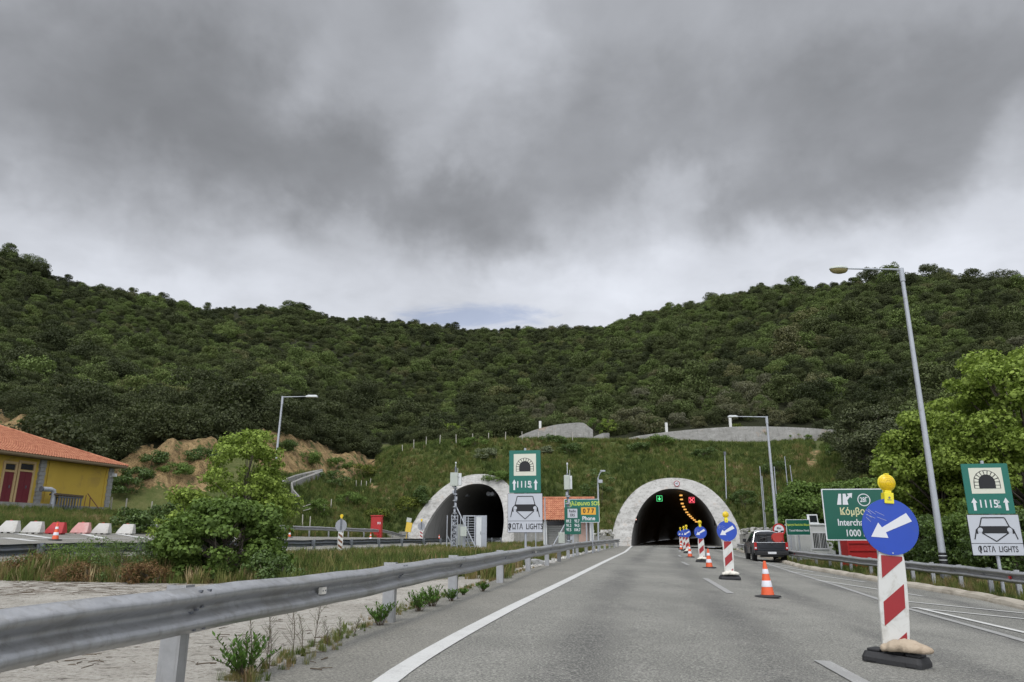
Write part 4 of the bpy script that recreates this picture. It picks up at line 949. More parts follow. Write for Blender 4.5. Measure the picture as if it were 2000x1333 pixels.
# ------------------------------------------------------------------ tunnels
def build_portal(q, label, k):
    z0 = q['z']; t = empty('tunnel_portal', (q['c'][0], q['c'][1], z0), label, 'tunnel', rz=-math.radians(12))
    def arc(w, h, s0, n=44, zb=-0.3):
        out = []
        for i in range(n + 1):
            a = math.pi * i / n; c = math.cos(a); l = -w * math.copysign(abs(c) ** (2 / 2.25), c); z = h * math.sin(a)
            if i in (0, n): z = zb
            out.append((l, s0, z))
        return out
    sb = q['sb']
    def slant(pts, ds=0.0): return [(l, sb * max(z, 0) + ds, z) for l, s, z in pts]
    inn = slant(arc(q['hw'], q['hh'], 0)); out = slant(arc(q['ow'], q['oh'], 0))
    mid = [tuple((a[j] * .8 + b[j] * .2) for j in range(3)) for a, b in zip(inn, out)]; mid = [(a, b + .03, c) for a, b, c in mid]
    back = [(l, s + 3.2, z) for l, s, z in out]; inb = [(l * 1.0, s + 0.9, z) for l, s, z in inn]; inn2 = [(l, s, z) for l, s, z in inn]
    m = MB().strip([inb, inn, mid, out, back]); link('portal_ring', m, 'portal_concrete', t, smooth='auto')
    # lining
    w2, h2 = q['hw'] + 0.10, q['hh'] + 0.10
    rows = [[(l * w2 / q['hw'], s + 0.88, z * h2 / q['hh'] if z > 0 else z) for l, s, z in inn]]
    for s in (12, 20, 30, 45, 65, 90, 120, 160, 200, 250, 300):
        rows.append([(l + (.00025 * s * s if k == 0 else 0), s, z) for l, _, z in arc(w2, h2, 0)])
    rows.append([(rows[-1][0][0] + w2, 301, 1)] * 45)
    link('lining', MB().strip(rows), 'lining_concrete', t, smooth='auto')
    R = []
    for s in (-1.5, 0, 4, 10, 20, 40, 80, 140, 200, 300):
        o = .00025 * s * s if (k == 0 and s > 0) else 0; R.append([(-q['hw'] - .1 + o, s, 0.012), (o, s, 0.02), (q['hw'] + .1 + o, s, 0.012)])
    fl = link('road_inside_tunnel', MB().strip(R), 'asphalt', None, loc=(q['c'][0], q['c'][1], z0), rz=-math.radians(12)); tag(fl, kind='structure')
    return t
pr_ = build_portal(PORT[0], 'right tunnel mouth with slanted pale concrete ring and lit amber lamps inside', 0)
pl_ = build_portal(PORT[1], 'left tunnel mouth with slanted stained concrete ring behind the steel cage', 1)
def inport(t, q, u, v, s):
    """local position inside tunnel t on the sight line (u, v) at depth s"""
    d = pix_dir(u, v); 
    for D in np.arange(60, 420, .25):
        x, y, z = at(u, v, D); l, s_ = port_ls(q, x, y)
        if s_ >= s: return Vector((l, s_, z - q['z']))
# ceiling lamps
spec = [(1330, 968, 13.5, 1.1), (1331, 976, 19, 1.1), (1332.5, 984, 27, 1.1), (1335, 990, 36, 1.2), (1338, 995.5, 46, 1.2), (1341.5, 1001, 58, 1.3), (1345, 1005.5, 72, 1.4), (1348.5, 1009, 90, 1.5), (1352, 1012.5, 112, 1.6), (1356, 1016, 140, 1.8), (1360, 1019.5, 175, 2.2)]
for u, v, s, w in spec:
    p = inport(pr_, PORT[0], u, v, s); link('ceiling_lamp', MB().box((0, 0, 0), (.32 + .003 * s, w * .85, .13 + .0015 * s)), 'lamp_amber', pr_, loc=p)
def lane_signal(u, v, s, kind):
    p = inport(pr_, PORT[0], u, v, s); m = MB().box((0, .08, 0), (.78, .14, .78), mi=0)
    g = MB()
    f = .33
    for a, b in (((-f, -f), (f, -f)), ((f, -f), (f, f)), ((f, f), (-f, f)), ((-f, f), (-f, -f))): lineplate(g, a[0], a[1], b[0], b[1], .035, -.01, 0)
    if kind == 'green':
        lineplate(g, 0, .24, 0, -.15, .09, -.01, 0); lineplate(g, -.18, 0, .015, -.2, .08, -.01, 0); lineplate(g, .18, 0, -.015, -.2, .08, -.012, 0)
    else:
        lineplate(g, -.24, -.24, .24, .24, .10, -.01, 0); lineplate(g, -.24, .24, .24, -.24, .10, -.012, 0)
    o = link('lane_signal', m, 'signal_black', pr_, loc=p); link('hanger', MB().tube([(0, .08, .39), (0, .08, 6.9 - p.z if False else 1.0)], .03, 6), 'pole_dark', o)
    link('symbol', g, 'signal_green' if kind == 'green' else 'signal_red', o)
def lineplate(m, x0, z0, x1, z1, w, y, mi=0, d=0.002):
    L = math.hypot(x1 - x0, z1 - z0); nx, nz = -(z1 - z0) / L * w / 2, (x1 - x0) / L * w / 2
    m.plate([(x0 + nx, z0 + nz), (x1 + nx, z1 + nz), (x1 - nx, z1 - nz), (x0 - nx, z0 - nz)], y, y + d, mi)
lane_signal(1288, 974, 9.6, 'green'); lane_signal(1351, 977, 9.6, 'red')
for u, v in ((1242, 1015), (1398, 1019)):
    p = inport(pr_, PORT[0], u, v, 6.0); o = link('wall_signal', MB().box((0, .1, 0), (.42, .2, .95)), 'signal_black', pr_, loc=p)
    link('signal_lens', MB().lathe([(.085, 0), (.05, .05)], (0, 0, 0), 12, axis='y'), 'lamp_redwhite', o)
p = inport(pr_, PORT[0], 1376, 1033, 2.0)
def ring_sign():
    # painted speed limit roundel on the crown of the right portal
    q = PORT[0]; l = 0.55; zz = 7.25; m = MB()
    m.lathe([(.36, 0), (.36, .03)], (0, 0, 0), 28, 0, 'y'); m.lathe([(.27, 0.031), (.27, .034)], (0, 0, 0), 28, 1, 'y'); m.text('60', 0, 0, .36, -.037, 2, .9, .02)
    o = link('speed_roundel', m, ['sign_red', 'sign_white', 'sign_black'], pr_, loc=(l, q['sb'] * zz - .35, zz + .1)); return o
ring_sign()
# left tunnel: fans, cabinets
for u in (926, 934, 895, 903):
    v = 989 if u > 910 else 990; p = inport(pl_, PORT[1], 0 + {926: 959, 934: 966, 895: 908, 903: 915}[u], 949 if False else {926: 966, 934: 966, 895: 966, 903: 967}[u], 14); link('jet_fan', MB().lathe([(.26, 0), (.3, .1), (.3, 1.4), (.26, 1.5)], (0, 0, 0), 16, axis='y').box((0, .6, .35), (.08, .8, .3)), 'pole_grey', pl_, loc=p)
for u, v in ((858, 993), (852, 1000), (851, 1007)):
    p = inport(pl_, PORT[1], u, v, 5.5); link('wall_box', MB().box((0, 0, 0), (.25, .5, .4)), 'pole_dark', pl_, loc=p)

def rubble_wall(name, P0, P1, hgt, label, top=True, seed=1):
    (x0, y0), (x1, y1) = P0, P1; L = math.hypot(x1 - x0, y1 - y0); rz = math.atan2(y1 - y0, x1 - x0); z = min(Hs(x0, y0), Hs(x1, y1)) - .1
    t = empty(name, (x0, y0, z), label, 'wall', rz=rz); link('wall_face', MB().box((L / 2, 0, hgt / 2), (L, .4, hgt)), 'wall_concrete', t, bevel=.02)
    if top:
        rng = random.Random(seed); m = MB()
        for k in range(int(L * 16)):
            c = (rng.uniform(0, L), rng.uniform(-.3, .5), hgt + rng.uniform(.02, .75) * (1 - .3 * rng.random())); s = rng.uniform(.12, .26)
            vs = [Vector((math.cos(a) * math.cos(b), math.sin(a) * math.cos(b), math.sin(b))) * s * rng.uniform(.7, 1.2) for b, n in ((-.7, 5), (.5, 5)) for a in [i * 6.283 / n for i in range(n)]]
            vs = [(v.x * 1.3 + c[0], v.y + c[1], v.z * .8 + c[2]) for v in vs]; m.add(vs, [(0, 1, 6, 5), (1, 2, 7, 6), (2, 3, 8, 7), (3, 4, 9, 8), (4, 0, 5, 9), (5, 6, 7, 8, 9), (4, 3, 2, 1, 0)])
        link('stones', m, 'rubble', t)
    return t
def pw(l, s, k=0):
    q = PORT[k]; return (q['c'][0] + l * C12 + s * S12, q['c'][1] - l * S12 + s * C12)
rubble_wall('retaining_wall', pw(6.9, -.3), pw(11.8, -4.5), 1.7, 'low concrete wall topped with white rubble right of the right portal', seed=3)
rubble_wall('retaining_wall', pw(-11.2, .5), pw(-6.9, -.2), 1.5, 'low concrete wall topped with rubble between building and right portal', seed=4)
rubble_wall('retaining_wall', pw(-9.6, -.6, 1), pw(-6.2, -.3, 1), 1.3, 'low concrete wall at the left foot of the left portal', False)
rubble_wall('retaining_wall', pw(6.3, -.2, 1), pw(10.4, .8, 1), 1.5, 'low concrete wall at the right foot of the left portal', False)

# upper cut-off walls on the slope
def ribbon_wall(name, pix, D, hgt, label, thick=.35, lean=0.35):
    pts = [at(u, v, d) for (u, v), d in zip(pix, D)]; R = []
    P = resample([(p[0], p[1]) for p in pts], 60); cum = np.linspace(0, 1, 60); dd = np.cumsum([0] + [math.hypot(pts[i][0] - pts[i - 1][0], pts[i][1] - pts[i - 1][1]) for i in range(1, len(pts))]); dd = dd / dd[-1]; zt = np.interp(cum, dd, [p[2] for p in pts])
    zt = np.convolve(np.pad(zt, 4, 'edge'), np.ones(9) / 9, 'valid'); hh = np.interp(cum, dd, hgt)
    for i in range(60):
        x, y = P[i]; R.append([(x, y - lean * hh[i], zt[i] - hh[i] - 1.2), (x, y - .02, zt[i]), (x, y + thick, zt[i] + .02), (x, y + thick, zt[i] - 2)])
    o = link(name, MB().strip(R), 'wall_concrete'); return tag(o, label, 'wall')
ribbon_wall('upper_wall', [(1205, 862), (1225, 855), (1270, 848), (1330, 841), (1420, 834), (1480, 833), (1560, 835), (1640, 841)], [116.5, 116.5, 116, 115.5, 115.5, 115, 113, 111], [1.0, 1.4, 2.2, 2.6, 3.2, 3.2, 3.2, 2.8], 'long curved grey concrete wall above the right portal')
ribbon_wall('upper_wall', [(1010, 856), (1018, 850), (1050, 838), (1090, 829), (1135, 825), (1148, 828), (1158, 845)], [122, 122, 122, 122, 123, 123, 123], [0.5, .8, 1.4, 1.5, 1.4, 1.2, .5], 'short curved pale wall above the small tiled building')
ribbon_wall('upper_wall', [(1146, 862), (1160, 853), (1178, 846), (1190, 846)], [121, 121, 121, 122], [0.4, 1.2, 1.2, .6], 'tiny grey wall end between the two upper walls')
ribbon_wall('upper_wall', [(1204, 826), (1212, 815), (1224, 812)], [138, 138, 138], [.8, 1.2, .8], 'small pale concrete lump high on the scrub slope')
gmk = 'white marker posts on the upper walls'
for u, v0, v1, D, lb in ((1055, 823, 836, 125, 'white marker post on the short upper wall'), (1213, 803, 814, 138, 'white marker post highest on the scrub slope'), (1302, 826, 843, 118, 'white marker post at the left part of the long upper wall'), (1427, 815, 835, 117, 'tallest white marker post beside the small street lamp head'), (1610, 849, 862, 113, 'white marker post before the right end of the long upper wall')):
    a_, b_ = at(u, v0, D), at(u, v1, D); h_ = a_[2] - b_[2]
    o = link('marker_post', MB().box((0, 0, h_ / 2 - .3), (.42, .3, h_ + .6)), 'marker_white', loc=(b_[0], b_[1], b_[2]), bevel=.04); tag(o, lb, 'post', gmk)
# concrete channel in the gully
def channel():
    L = [(586, 978, 82), (572, 962, 84), (570, 950, 86), (590, 941, 92), (615, 932, 100), (630, 926, 106)]; Rr = [(548, 975, 81), (545, 958, 84), (552, 946, 87), (575, 937, 94), (605, 929, 101), (629, 924, 107)]
    def gp(u, v, dz): x, y, z = ground(u, v); return (x, y, z + dz)
    a = [gp(p[0], p[1] + 7, .75) for p in L]; b = [gp(p[0], p[1] + 4, .75) for p in Rr]; rows = []
    A3 = [np.array(p) for p in a]; B3 = [np.array(p) for p in b]
    def rs(P, n=30):
        t = np.linspace(0, len(P) - 1, n); return [np.array([np.interp(q, range(len(P)), [p[j] for p in P]) for j in range(3)]) for q in t]
    A3, B3 = rs(A3), rs(B3)
    for p, q in zip(A3, B3):
        d = (q - p); d /= np.linalg.norm(d[:2])
        rows.append([tuple(p + np.array([0, 0, -2.6])), tuple(p), tuple(p + d * .22), tuple(p + d * .25 + np.array([0, 0, -.75])), tuple(q - d * .25 + np.array([0, 0, -.75])), tuple(q - d * .2), tuple(q), tuple(q + np.array([0, 0, -2.2]))])
    tag(link('concrete_channel', MB().strip(rows), 'wall_concrete'), 'curved raised concrete drainage channel below the soil cliff', 'channel')
channel()

# ------------------------------------------------------------------ guardrails
WB = [(0.0, 0.0), (.018, .006), (.05, .028), (.078, .045), (.083, .062), (.080, .080), (.060, .100), (.022, .124), (.006, .140), (.003, .155), (.006, .170), (.022, .186), (.060, .210), (.080, .230), (.083, .248), (.078, .265), (.05, .282), (.018, .304), (.0, .310)]
WB = [(o * 1.3, h) for o, h in WB]
def guardrail(label, path, top, posts, side, mat='galvanised', refl=(), bolts=False, postw=.12, name='guardrail', rails=1, zfun=None, zfix=None):
    path = resample(path, step=.5); zf = zfix or (lambda x, y: Hs(x, y))
    t = empty(name, (path[0][0], path[0][1], zf(*path[0])), label, 'guardrail'); O = np.array(t.location)
    def frame(i):
        d = path[min(i + 1, len(path) - 1)] - path[max(i - 1, 0)]; d = d / np.linalg.norm(d); return d, np.array([d[1], -d[0]]) * side
    z = np.array([zf(*p) for p in path]); z = np.convolve(np.pad(z, 5, 'edge'), np.ones(11) / 11, 'valid')
    wob = np.array([.012 * math.sin(i * .55) + .008 * math.sin(i * 1.7 + 1) for i in range(len(path))])
    R = []
    for i, p in enumerate(path):
        d, n = frame(i); R.append([(p[0] + n[0] * (o + .10 + wob[i]) - O[0], p[1] + n[1] * (o + .10 + wob[i]) - O[1], z[i] + top - .31 + h + wob[i] * .8 - O[2]) for o, h in WB])
    link('beam', MB().strip(R), mat, t, smooth=True, solid=.006)
    for pp in posts:
        i = int(np.argmin(np.linalg.norm(path - np.array(pp[:2]), axis=1))); p = path[i]; d, n = frame(i); rz = math.atan2(d[1], d[0])
        zz = zf(*p); hgt = z[i] + top - zz + .02
        m = MB(); w = postw
        # C-section post
        c = p - n * .02
        m.box((0, -w / 2 + .003, hgt / 2 - .2), (w * .62, .006, hgt + .4)); m.box((0, w / 2 - .003, hgt / 2 - .2), (w * .62, .006, hgt + .4)); m.box((-w * .31 + .003, 0, hgt / 2 - .2), (.006, w - .012, hgt + .4))
        o = link('post', m, mat, t, loc=(c[0] - O[0], c[1] - O[1], zz - O[2]), rz=rz)
        sp = MB().box((w * .0, side * -.09 if False else -side * .085, hgt - .16), (.14, .075, .24)); sp2 = link('spacer', sp, mat, o)
    for (j, dz) in bolts or ():
        i = int(np.argmin(np.linalg.norm(path - np.array(j[:2]), axis=1))); p = path[i]; d, n = frame(i); m = MB()
        for a_, h in ((-.05, .285), (.05, .285), (-.06, .14), (.06, .17), (0, .155), (-.09, .03), (.02, .03), (-.05, .10)):
            q = p + d * a_ + n * (.10 + (.075 if h > .2 or h < .09 else .02) + wob[i]); c = (q[0] - O[0], q[1] - O[1], z[i] + top - .31 + h + wob[i] * .8 - O[2]); m.lathe([(.014, 0), (.014, .01), (.006, .016)], (0, 0, 0), 8, axis='y') if False else m.box(c, (.024, .024, .014), rz=math.atan2(d[1], d[0]))
        tag(link('bolts', m, 'pole_dark', t), kind='stuff')
    for rp in refl:
        i = int(np.argmin(np.linalg.norm(path - np.array(rp[:2]), axis=1))); p = path[i]; d, n = frame(i); q = p + n * (.10 + .06)
        m = MB().box((0, 0, 0), (.105, .035, .065)).box((-.03, -side * -.0, 0), (.012, .045, .012), mi=1).box((.03, 0, 0), (.012, .045, .012), mi=1)
        link('reflector', m, [rp[2] if len(rp) > 2 else 'reflector_white', 'pole_dark'], t, loc=(q[0] - O[0], q[1] - O[1], z[i] + top - .155 + wob[i] - O[2]), rz=math.atan2(d[1], d[0]))
    # folded end pieces
    return t
def xD(u, D): return at(u, 1000, D)[:2]
NR = [(-3.1, -1.5), (-2.98, 1.5), (-2.78, 4.0)] + [(-2.38, 5.5), (-1.62, 9.8), (-1.0, 13.7), (-.22, 18.2), (.52, 23.5), (1.28, 27.7), (2.0, 31.7), (2.85, 37), (3.6, 41), (5.5, 50), (6.7, 56), (8.2, 63), (10.4, 73)]
rp_ = resample(NR[9:], step=3.9)
near_posts = [(-2.95, 2.0), (-2.36, 5.6)] + NR[4:10] + [tuple(q) for q in rp_]
guardrail('long galvanised guardrail sweeping from the near left corner to the right tunnel', NR, 0.73, near_posts, 1, refl=[(-1.98, 7.6), xD(1021, 24.0), xD(1109, 38), xD(1154, 50), xD(1180, 59)], bolts=[((-2.36, 5.6), 0), ((-1.62, 9.8), 0), ((-1.0, 13.7), 0), ((-.22, 18.2), 0), ((.52, 23.5), 0), ((1.28, 27.7), 0)], postw=.16)
RRp = [ground(*q)[:2] for q in [(1990, 1172), (1940, 1164), (1878, 1153), (1828, 1145), (1787, 1139), (1740, 1133), (1700, 1127), (1660, 1120), (1625, 1114), (1592, 1109), (1560, 1103)]]
RRp = [(p[0] + .0, p[1]) for p in RRp]
RR = [(11.9, 4), (11.9, 10)] + RRp + [xD(1500, 52), xD(1455, 66), xD(1438, 76)]
guardrail('galvanised guardrail behind the right kerb, passing before the site cabin', RR, 0.74, [(11.9, 6), (11.9, 10)] + RRp + [tuple(q) for q in resample(RR[-4:], step=4)], -1, refl=[xD(1987, RRp[0][1]) + ('tail_red',), xD(1590, 42) + ('tail_red',)], bolts=[(p, 0) for p in RRp[:5]])
DK = along(-17.6, 10, 79, 12); guardrail('dark weathered guardrail on the near side of the left carriageway', DK, 0.66, along(-17.6, 13, 79, 17), -1, mat='rail_dark')
FR = along(-29.2, 50, 84, 9); guardrail('galvanised guardrail on the far side of the left carriageway ending at the left portal', FR, 0.82, along(-29.2, 50, 84, 10), 1)
bx, by, bz = ground(300, 1037)
fallen = guardrail('loose guardrail piece lying on the grass beside the last white barrier', [(bx - 1.2, by - .4), (bx + .6, by + .5), (bx + 2.6, by + 1.0)], 0.40, [(bx - 1.0, by - .3)], 1)

# ------------------------------------------------------------------ street lamps and masts
def lamp(D, ub, vb, ut, vt, arm, headkind, label, rb, rt, side=-1, tape=False, azarm=0.0):
    x, y, z = on(ub, D, vb); zt = at(ut, vt, D)[2]; h = zt - z; xt = at(ut, vt, D)[0] - x
    t = empty('street_lamp', (x, y, z), label, 'street lamp', 'street lamps')
    link('pole', MB().tube([(0, 0, -.2), (xt * .5, 0, h * .5), (xt, 0, h)], [rb, (rb + rt) / 2, rt], 16), 'pole_grey', t, smooth='auto')
    link('base_plate', MB().box((0, 0, .02), (.45, .45, .05)).lathe([(rb * 1.5, .04), (rb * 1.3, .45), (rb, .5)], n=14), 'pole_dark' if tape else 'pole_grey', t)
    ca, sa = math.cos(azarm), math.sin(azarm)
    A = MB().tube([(xt, 0, h - .5), (xt, 0, h + .05)], rt * 1.35, 12); ex = (xt + side * arm * ca, side * arm * sa, h + .04)
    A.tube([(xt, 0, h), (ex[0], ex[1], ex[2])], [rt * .55, rt * .4], 10); link('arm', A, 'pole_grey', t, smooth='auto')
    if headkind == 'bowl':
        hd = MB(); n = 20; L = .38; R = []
        for f, zz in ((.0, .10), (.55, .095), (.9, .05), (1.0, 0), (1.0, -.02)): R.append([(math.cos(k * 6.283 / n) * L * f, math.sin(k * 6.283 / n) * .19 * f, zz) for k in range(n)])
        hd.strip(R, closed=True); o = link('lamp_head', hd, 'pale_box', t, smooth=True, loc=(ex[0] + side * .3, ex[1], ex[2]), rz=azarm)
        R = [[(math.cos(k * 6.283 / n) * L * f, math.sin(k * 6.283 / n) * .18 * f, zz) for k in range(n)] for f, zz in ((.96, -.02), (.9, -.10), (.7, -.17), (.35, -.205), (.02, -.21))]
        link('lamp_bowl', MB().strip(R, closed=True), 'lamp_glass', o, smooth=True)
    else:
        o = link('lamp_head', MB().prism([(-.38, -.12), (.30, -.15), (.38, -.08), (.38, .08), (.30, .15), (-.38, .12)], -.06, .05).prism([(-.3, -.09), (.26, -.11), (.26, .11), (-.3, .09)], .05, .09), 'white_metal', t, loc=(ex[0] + side * .35, ex[1], ex[2]), rz=azarm + (math.pi if side > 0 else 0), bevel=.02)
        link('lens', MB().box((.02, 0, -.07), (.5, .2, .02)), 'lamp_glass', o)
    if tape:
        m = MB()
        m.tube([(xt * .035, 0, .55), (xt * .11, 0, 1.05)], rb * 1.06, 16); o = link('tape_wrap', m, 'black_tape', t)
        mm = MB()
        for zz in (.62, .78, .93): mm.tube([(xt * zz / h, 0, zz), (xt * (zz + .02) / h, 0, zz + .025)], rb * 1.09, 16)
        link('straps', mm, 'white_metal', o)
    return t
lamp(27, 1846, 1120, 1760, 527, 2.2, 'bowl', 'tall street lamp nearest the viewer on the right with a bowl shaped head', .125, .07, -1, True)
lamp(56, 1517, 1030, 1497, 815, 2.3, 'flat', 'street lamp with a long left arm behind the pickup truck', .13, .08, -1)
lamp(46, 527, 1005, 552, 776, 1.55, 'flat', 'street lamp left of the tunnels with its arm pointing right', .10, .055, 1)

def mast(D, u, vb, vt, r, label, name='mast', cap=None, cat='mast', ut=None, group=None):
    x, y, z = on(u, D, vb); pt = at(ut or u, vt, D); h = pt[2] - z; dx = pt[0] - x
    t = empty(name, (x, y, z), label, cat, group); link('pole', MB().tube([(0, 0, -.3), (dx, 0, h)], [r, r * .8], 10), 'pole_grey', t, smooth='auto')
    if cap == 'camera':
        link('camera_housing', MB().box((dx + .12, -.1, h - .25), (.3, .45, .22)).tube([(dx, 0, h), (dx + .15, 0, h + .35), (dx + .3, 0, h + .45)], .03, 6).box((dx + .35, 0, h + .5), (.35, .2, .1)), 'pole_grey', t)
    elif cap == 'small':
        link('fitting', MB().box((dx, -.08, h), (.22, .3, .3)).box((dx, 0, h + .25), (.06, .06, .3)), 'pole_dark', t)
    return t
def on_portal():
    # slim mast standing on the shoulder of the right portal ring
    b_ = at(1419, 981, 87.0); q = at(1415.5, 886, 87.0); t = empty('mast', b_, 'slim mast standing on the right shoulder of the right portal', 'mast')
    link('pole', MB().tube([(0, 0, -.1), (q[0] - b_[0], 0, q[2] - b_[2])], .07, 8), 'pole_grey', t); link('base', MB().box((0, 0, 0), (.7, .5, .14)), 'pole_dark', t); link('fitting', MB().box((q[0] - b_[0], 0, q[2] - b_[2]), (.22, .3, .4)), 'pole_dark', t)
on_portal()
gm2 = 'thin bare poles on the right bank'
for D, u, vb, ut, vt, lb in ((74, 1494, 1045, 1484, 911, 'leftmost thin bare pole above the pickup truck'), (75, 1497, 1045, 1488, 930, 'shorter thin pole touching the leftmost one'), (70, 1519, 1020, 1512, 912, 'thin pole just behind the street lamp with the long left arm'), (80, 1539, 955, 1532.5, 892, 'thin pole right of the lamp above the small green sign'), (84, 1546, 925, 1543, 909, 'shortest thin pole near the right shrubs')):
    mast(D, u, vb, vt, .055, lb, ut=ut, group=gm2)
mast(52, 1168, 1062, 934, .07, 'grey camera mast beside the telephone sign', 'camera_mast', 'camera')

def cabinet_mast(D, u, vb, vt, label, boxv, wbox, lattice, seed):
    x, y, z = on(u, D, vb); ztop = at(u, vt, D)[2]; h = ztop - z
    t = empty('antenna_mast', (x, y, z), label, 'mast', 'masts carrying a cabinet between the carriageways')
    link('pole', MB().tube([(0, 0, -.2), (0, 0, h)], [.085, .07], 10), 'pole_dark', t)
    zb0, zb1 = at(u, boxv[1], D)[2] - z, at(u, boxv[0], D)[2] - z
    link('cabinet', MB().box((-wbox * .12, -.12, (zb0 + zb1) / 2), (wbox * .72, .3, zb1 - zb0)), 'pale_box', t, bevel=.015)
    link('side_cabinet', MB().box((wbox * .42, 0, (zb0 + zb1) / 2), (wbox * .3, .34, (zb1 - zb0) * .92)).box((wbox * .32, -.19, (zb0 + zb1) / 2 + .2), (wbox * .1, .05, .1)), 'white_metal', t, bevel=.01)
    link('whip_aerial', MB().tube([(.0, 0, zb1 - .1), (.0, 0, zb1 + .62)], .022, 6).tube([(.14, 0, zb1), (.14, 0, zb1 + .32)], .015, 6).lathe([(.02, zb1 + .6), (.05, zb1 + .64), (.05, zb1 + .72), (.01, zb1 + .75)], n=8), 'white_metal', t)
    m = MB(); rng = random.Random(seed)
    for zz in np.arange(.3, zb0, .42): m.lathe([(.1, zz), (.15, zz + .02), (.15, zz + .07), (.1, zz + .09)], n=10); m.box((rng.uniform(-.16, .16), -.08, zz + .2), (.12, .12, .2))
    link('clamps', m, 'pole_grey', t)
    if lattice:
        m = MB()
        for sx in (-.2, .2):
            for sy in (-.2, .2): m.tube([(sx, sy, 0), (sx, sy, h * .42)], .025, 5)
        for k in range(6):
            zz = k * h * .42 / 6; dz = h * .42 / 6
            for sy in (-.2, .2): m.tube([(-.2, sy, zz), (.2, sy, zz + dz)], .014, 4).tube([(.2, sy, zz), (-.2, sy, zz + dz)], .014, 4)
        link('lattice_base', m, 'pole_grey', t); link('brace', MB().tube([(.08, 0, h * .52), (1.5, -.2, .1)], .045, 6), 'pole_grey', t)
        link('meter_box', MB().box((.62, -.1, 1.25), (.42, .25, .62)), 'pale_box', t, bevel=.01)
    else:
        link('brace', MB().tube([(-.05, 0, h * .42), (-1.15, -.1, .1)], .04, 6), 'pole_grey', t); link('meter_box', MB().box((-.42, -.1, .95), (.36, .25, .6)), 'pale_box', t, bevel=.01)
        link('stay', MB().tube([(-1.35, 0, 0), (-1.35, 0, 3.2)], .035, 6).tube([(-1.9, 0, 0), (-1.9, 0, 1.9)], .035, 6), 'pole_grey', t)
    return t
cabinet_mast(50, 887, 1072, 912, 'mast with a pale green cabinet and lattice base before the left tunnel', (924, 950), .72, True, 1)
cabinet_mast(43, 1111, 1072, 925, 'mast with a grey cabinet rising between the radio and telephone signs', (929, 957), .45, False, 2)
def cage():
    x, y, z = on(920, 50.5, 1068); t = empty('equipment_cage', (x, y, z), 'open galvanised cage with louvred doors beside the cabinet mast', 'cage'); z1 = at(920, 1007, 50.5)[2] - z
    m = MB(); X0 = at(873, 1040, 50.5)[0] - x; X1 = at(952, 1040, 50.5)[0] - x
    for f in (0.0, .33, .42, .52): m.box((X0 + (X1 - X0) * f, 0, z1 / 2), (.06, .06, z1))
    for f in (.0, .42): m.tube([(X0 + (X1 - X0) * f, -.03, z1 * .45), (X0 + (X1 - X0) * f + .55, -.05, .05)], .03, 5)
    m.box((X0 + (X1 - X0) * .97, -.5, z1 * .25), (.05, .05, z1 * .5)); link('frame', m, 'pole_grey', t)
    lx0, lx1 = at(905, 1040, 50.5)[0] - x, at(928, 1040, 50.5)[0] - x; m = MB()
    for xx in (lx0, lx0 + .12, lx1): m.box((xx, 0, z1 / 2), (.09, .1, z1))
    for k in range(14): m.box(((lx0 + lx1) / 2 + .05, .03, .12 + k * z1 / 14.2), (lx1 - lx0, .03, .045), rx=.5)
    m.box(((lx0 + lx1) / 2, 0, z1 - .04), (lx1 - lx0, .12, .08)); link('louvre_door', m, 'pole_grey', t)
    cx0, cx1 = at(927, 1040, 50.5)[0] - x, at(950, 1040, 50.5)[0] - x
    link('cabinet', MB().box(((cx0 + cx1) / 2, .3, z1 / 2), (cx1 - cx0, .7, z1 - .02)).box((cx0 + .02, -.08, z1 / 2), (.08, .06, z1)).box((cx1 - .02, -.08, z1 / 2), (.08, .06, z1)), 'pole_grey', t)
    d = link('cabinet_door', MB().box((cx0 + (cx1 - cx0) * .36, -.09, z1 / 2 + .02), ((cx1 - cx0) * .45, .03, z1 * .88)), 'white_metal', t)
    link('handle', MB().box((cx0 + (cx1 - cx0) * .52, -.13, z1 * .5), (.03, .05, .2)), 'pole_dark', d)
    link('back_wall', MB().box(((X0 + lx0) / 2 + .3, .9, z1 * .45), ((lx0 - X0) * .5, .06, z1 * .6)), 'pale_box', t)
cage()

# ------------------------------------------------------------------ signs
def poly_arch(w, h, n=16, leg=.5):
    pts = [(-w, 0), (-w, h * leg)]
    for i in range(n + 1):
        a = math.pi * (1 - i / n); pts.append((w * math.cos(a), h * leg + h * (1 - leg) * math.sin(a)))
    pts += [(w, 0)]; return pts
def tunnel_pict(m, cx, cz, s, black, cream):
    """arch of pale stones round a black tunnel mouth; s = half width of the arch"""
    W = s; leg = .52 * s
    def P(r, a): return (cx + r * math.cos(a), cz + leg + r * math.sin(a) * .98)
    outer = [(cx - W, cz)] + [P(W, math.pi - i * math.pi / 8) for i in range(9)] + [(cx + W, cz)]
    m.plate(outer, -.006, -.003, black)
    g = .05 * s; ri, ro = .63 * s, .94 * s
    for i in range(9):
        a0, a1 = math.pi * i / 9 + .045, math.pi * (i + 1) / 9 - .045
        m.plate([P(ri, a0), P(ro, a0), P(ro, a1), P(ri, a1)], -.009, -.0062, cream)
    for sx in (-1, 1):
        for k in range(2):
            z0 = cz + k * leg / 2 + g * .5; z1 = cz + (k + 1) * leg / 2 - g * .5
            m.plate(sorted([(cx + sx * ri, z0), (cx + sx * ro, z0)]) + sorted([(cx + sx * ri, z1), (cx + sx * ro, z1)], reverse=True), -.009, -.0062, cream)
def up_arrow(m, cx, z0, z1, w, mi):
    h = (z1 - z0); m.plate([(cx - w * .22, z0), (cx + w * .22, z0), (cx + w * .22, z0 + h * .62), (cx + w * .5, z0 + h * .62), (cx, z1), (cx - w * .5, z0 + h * .62), (cx - w * .22, z0 + h * .62)], -.006, -.003, mi)
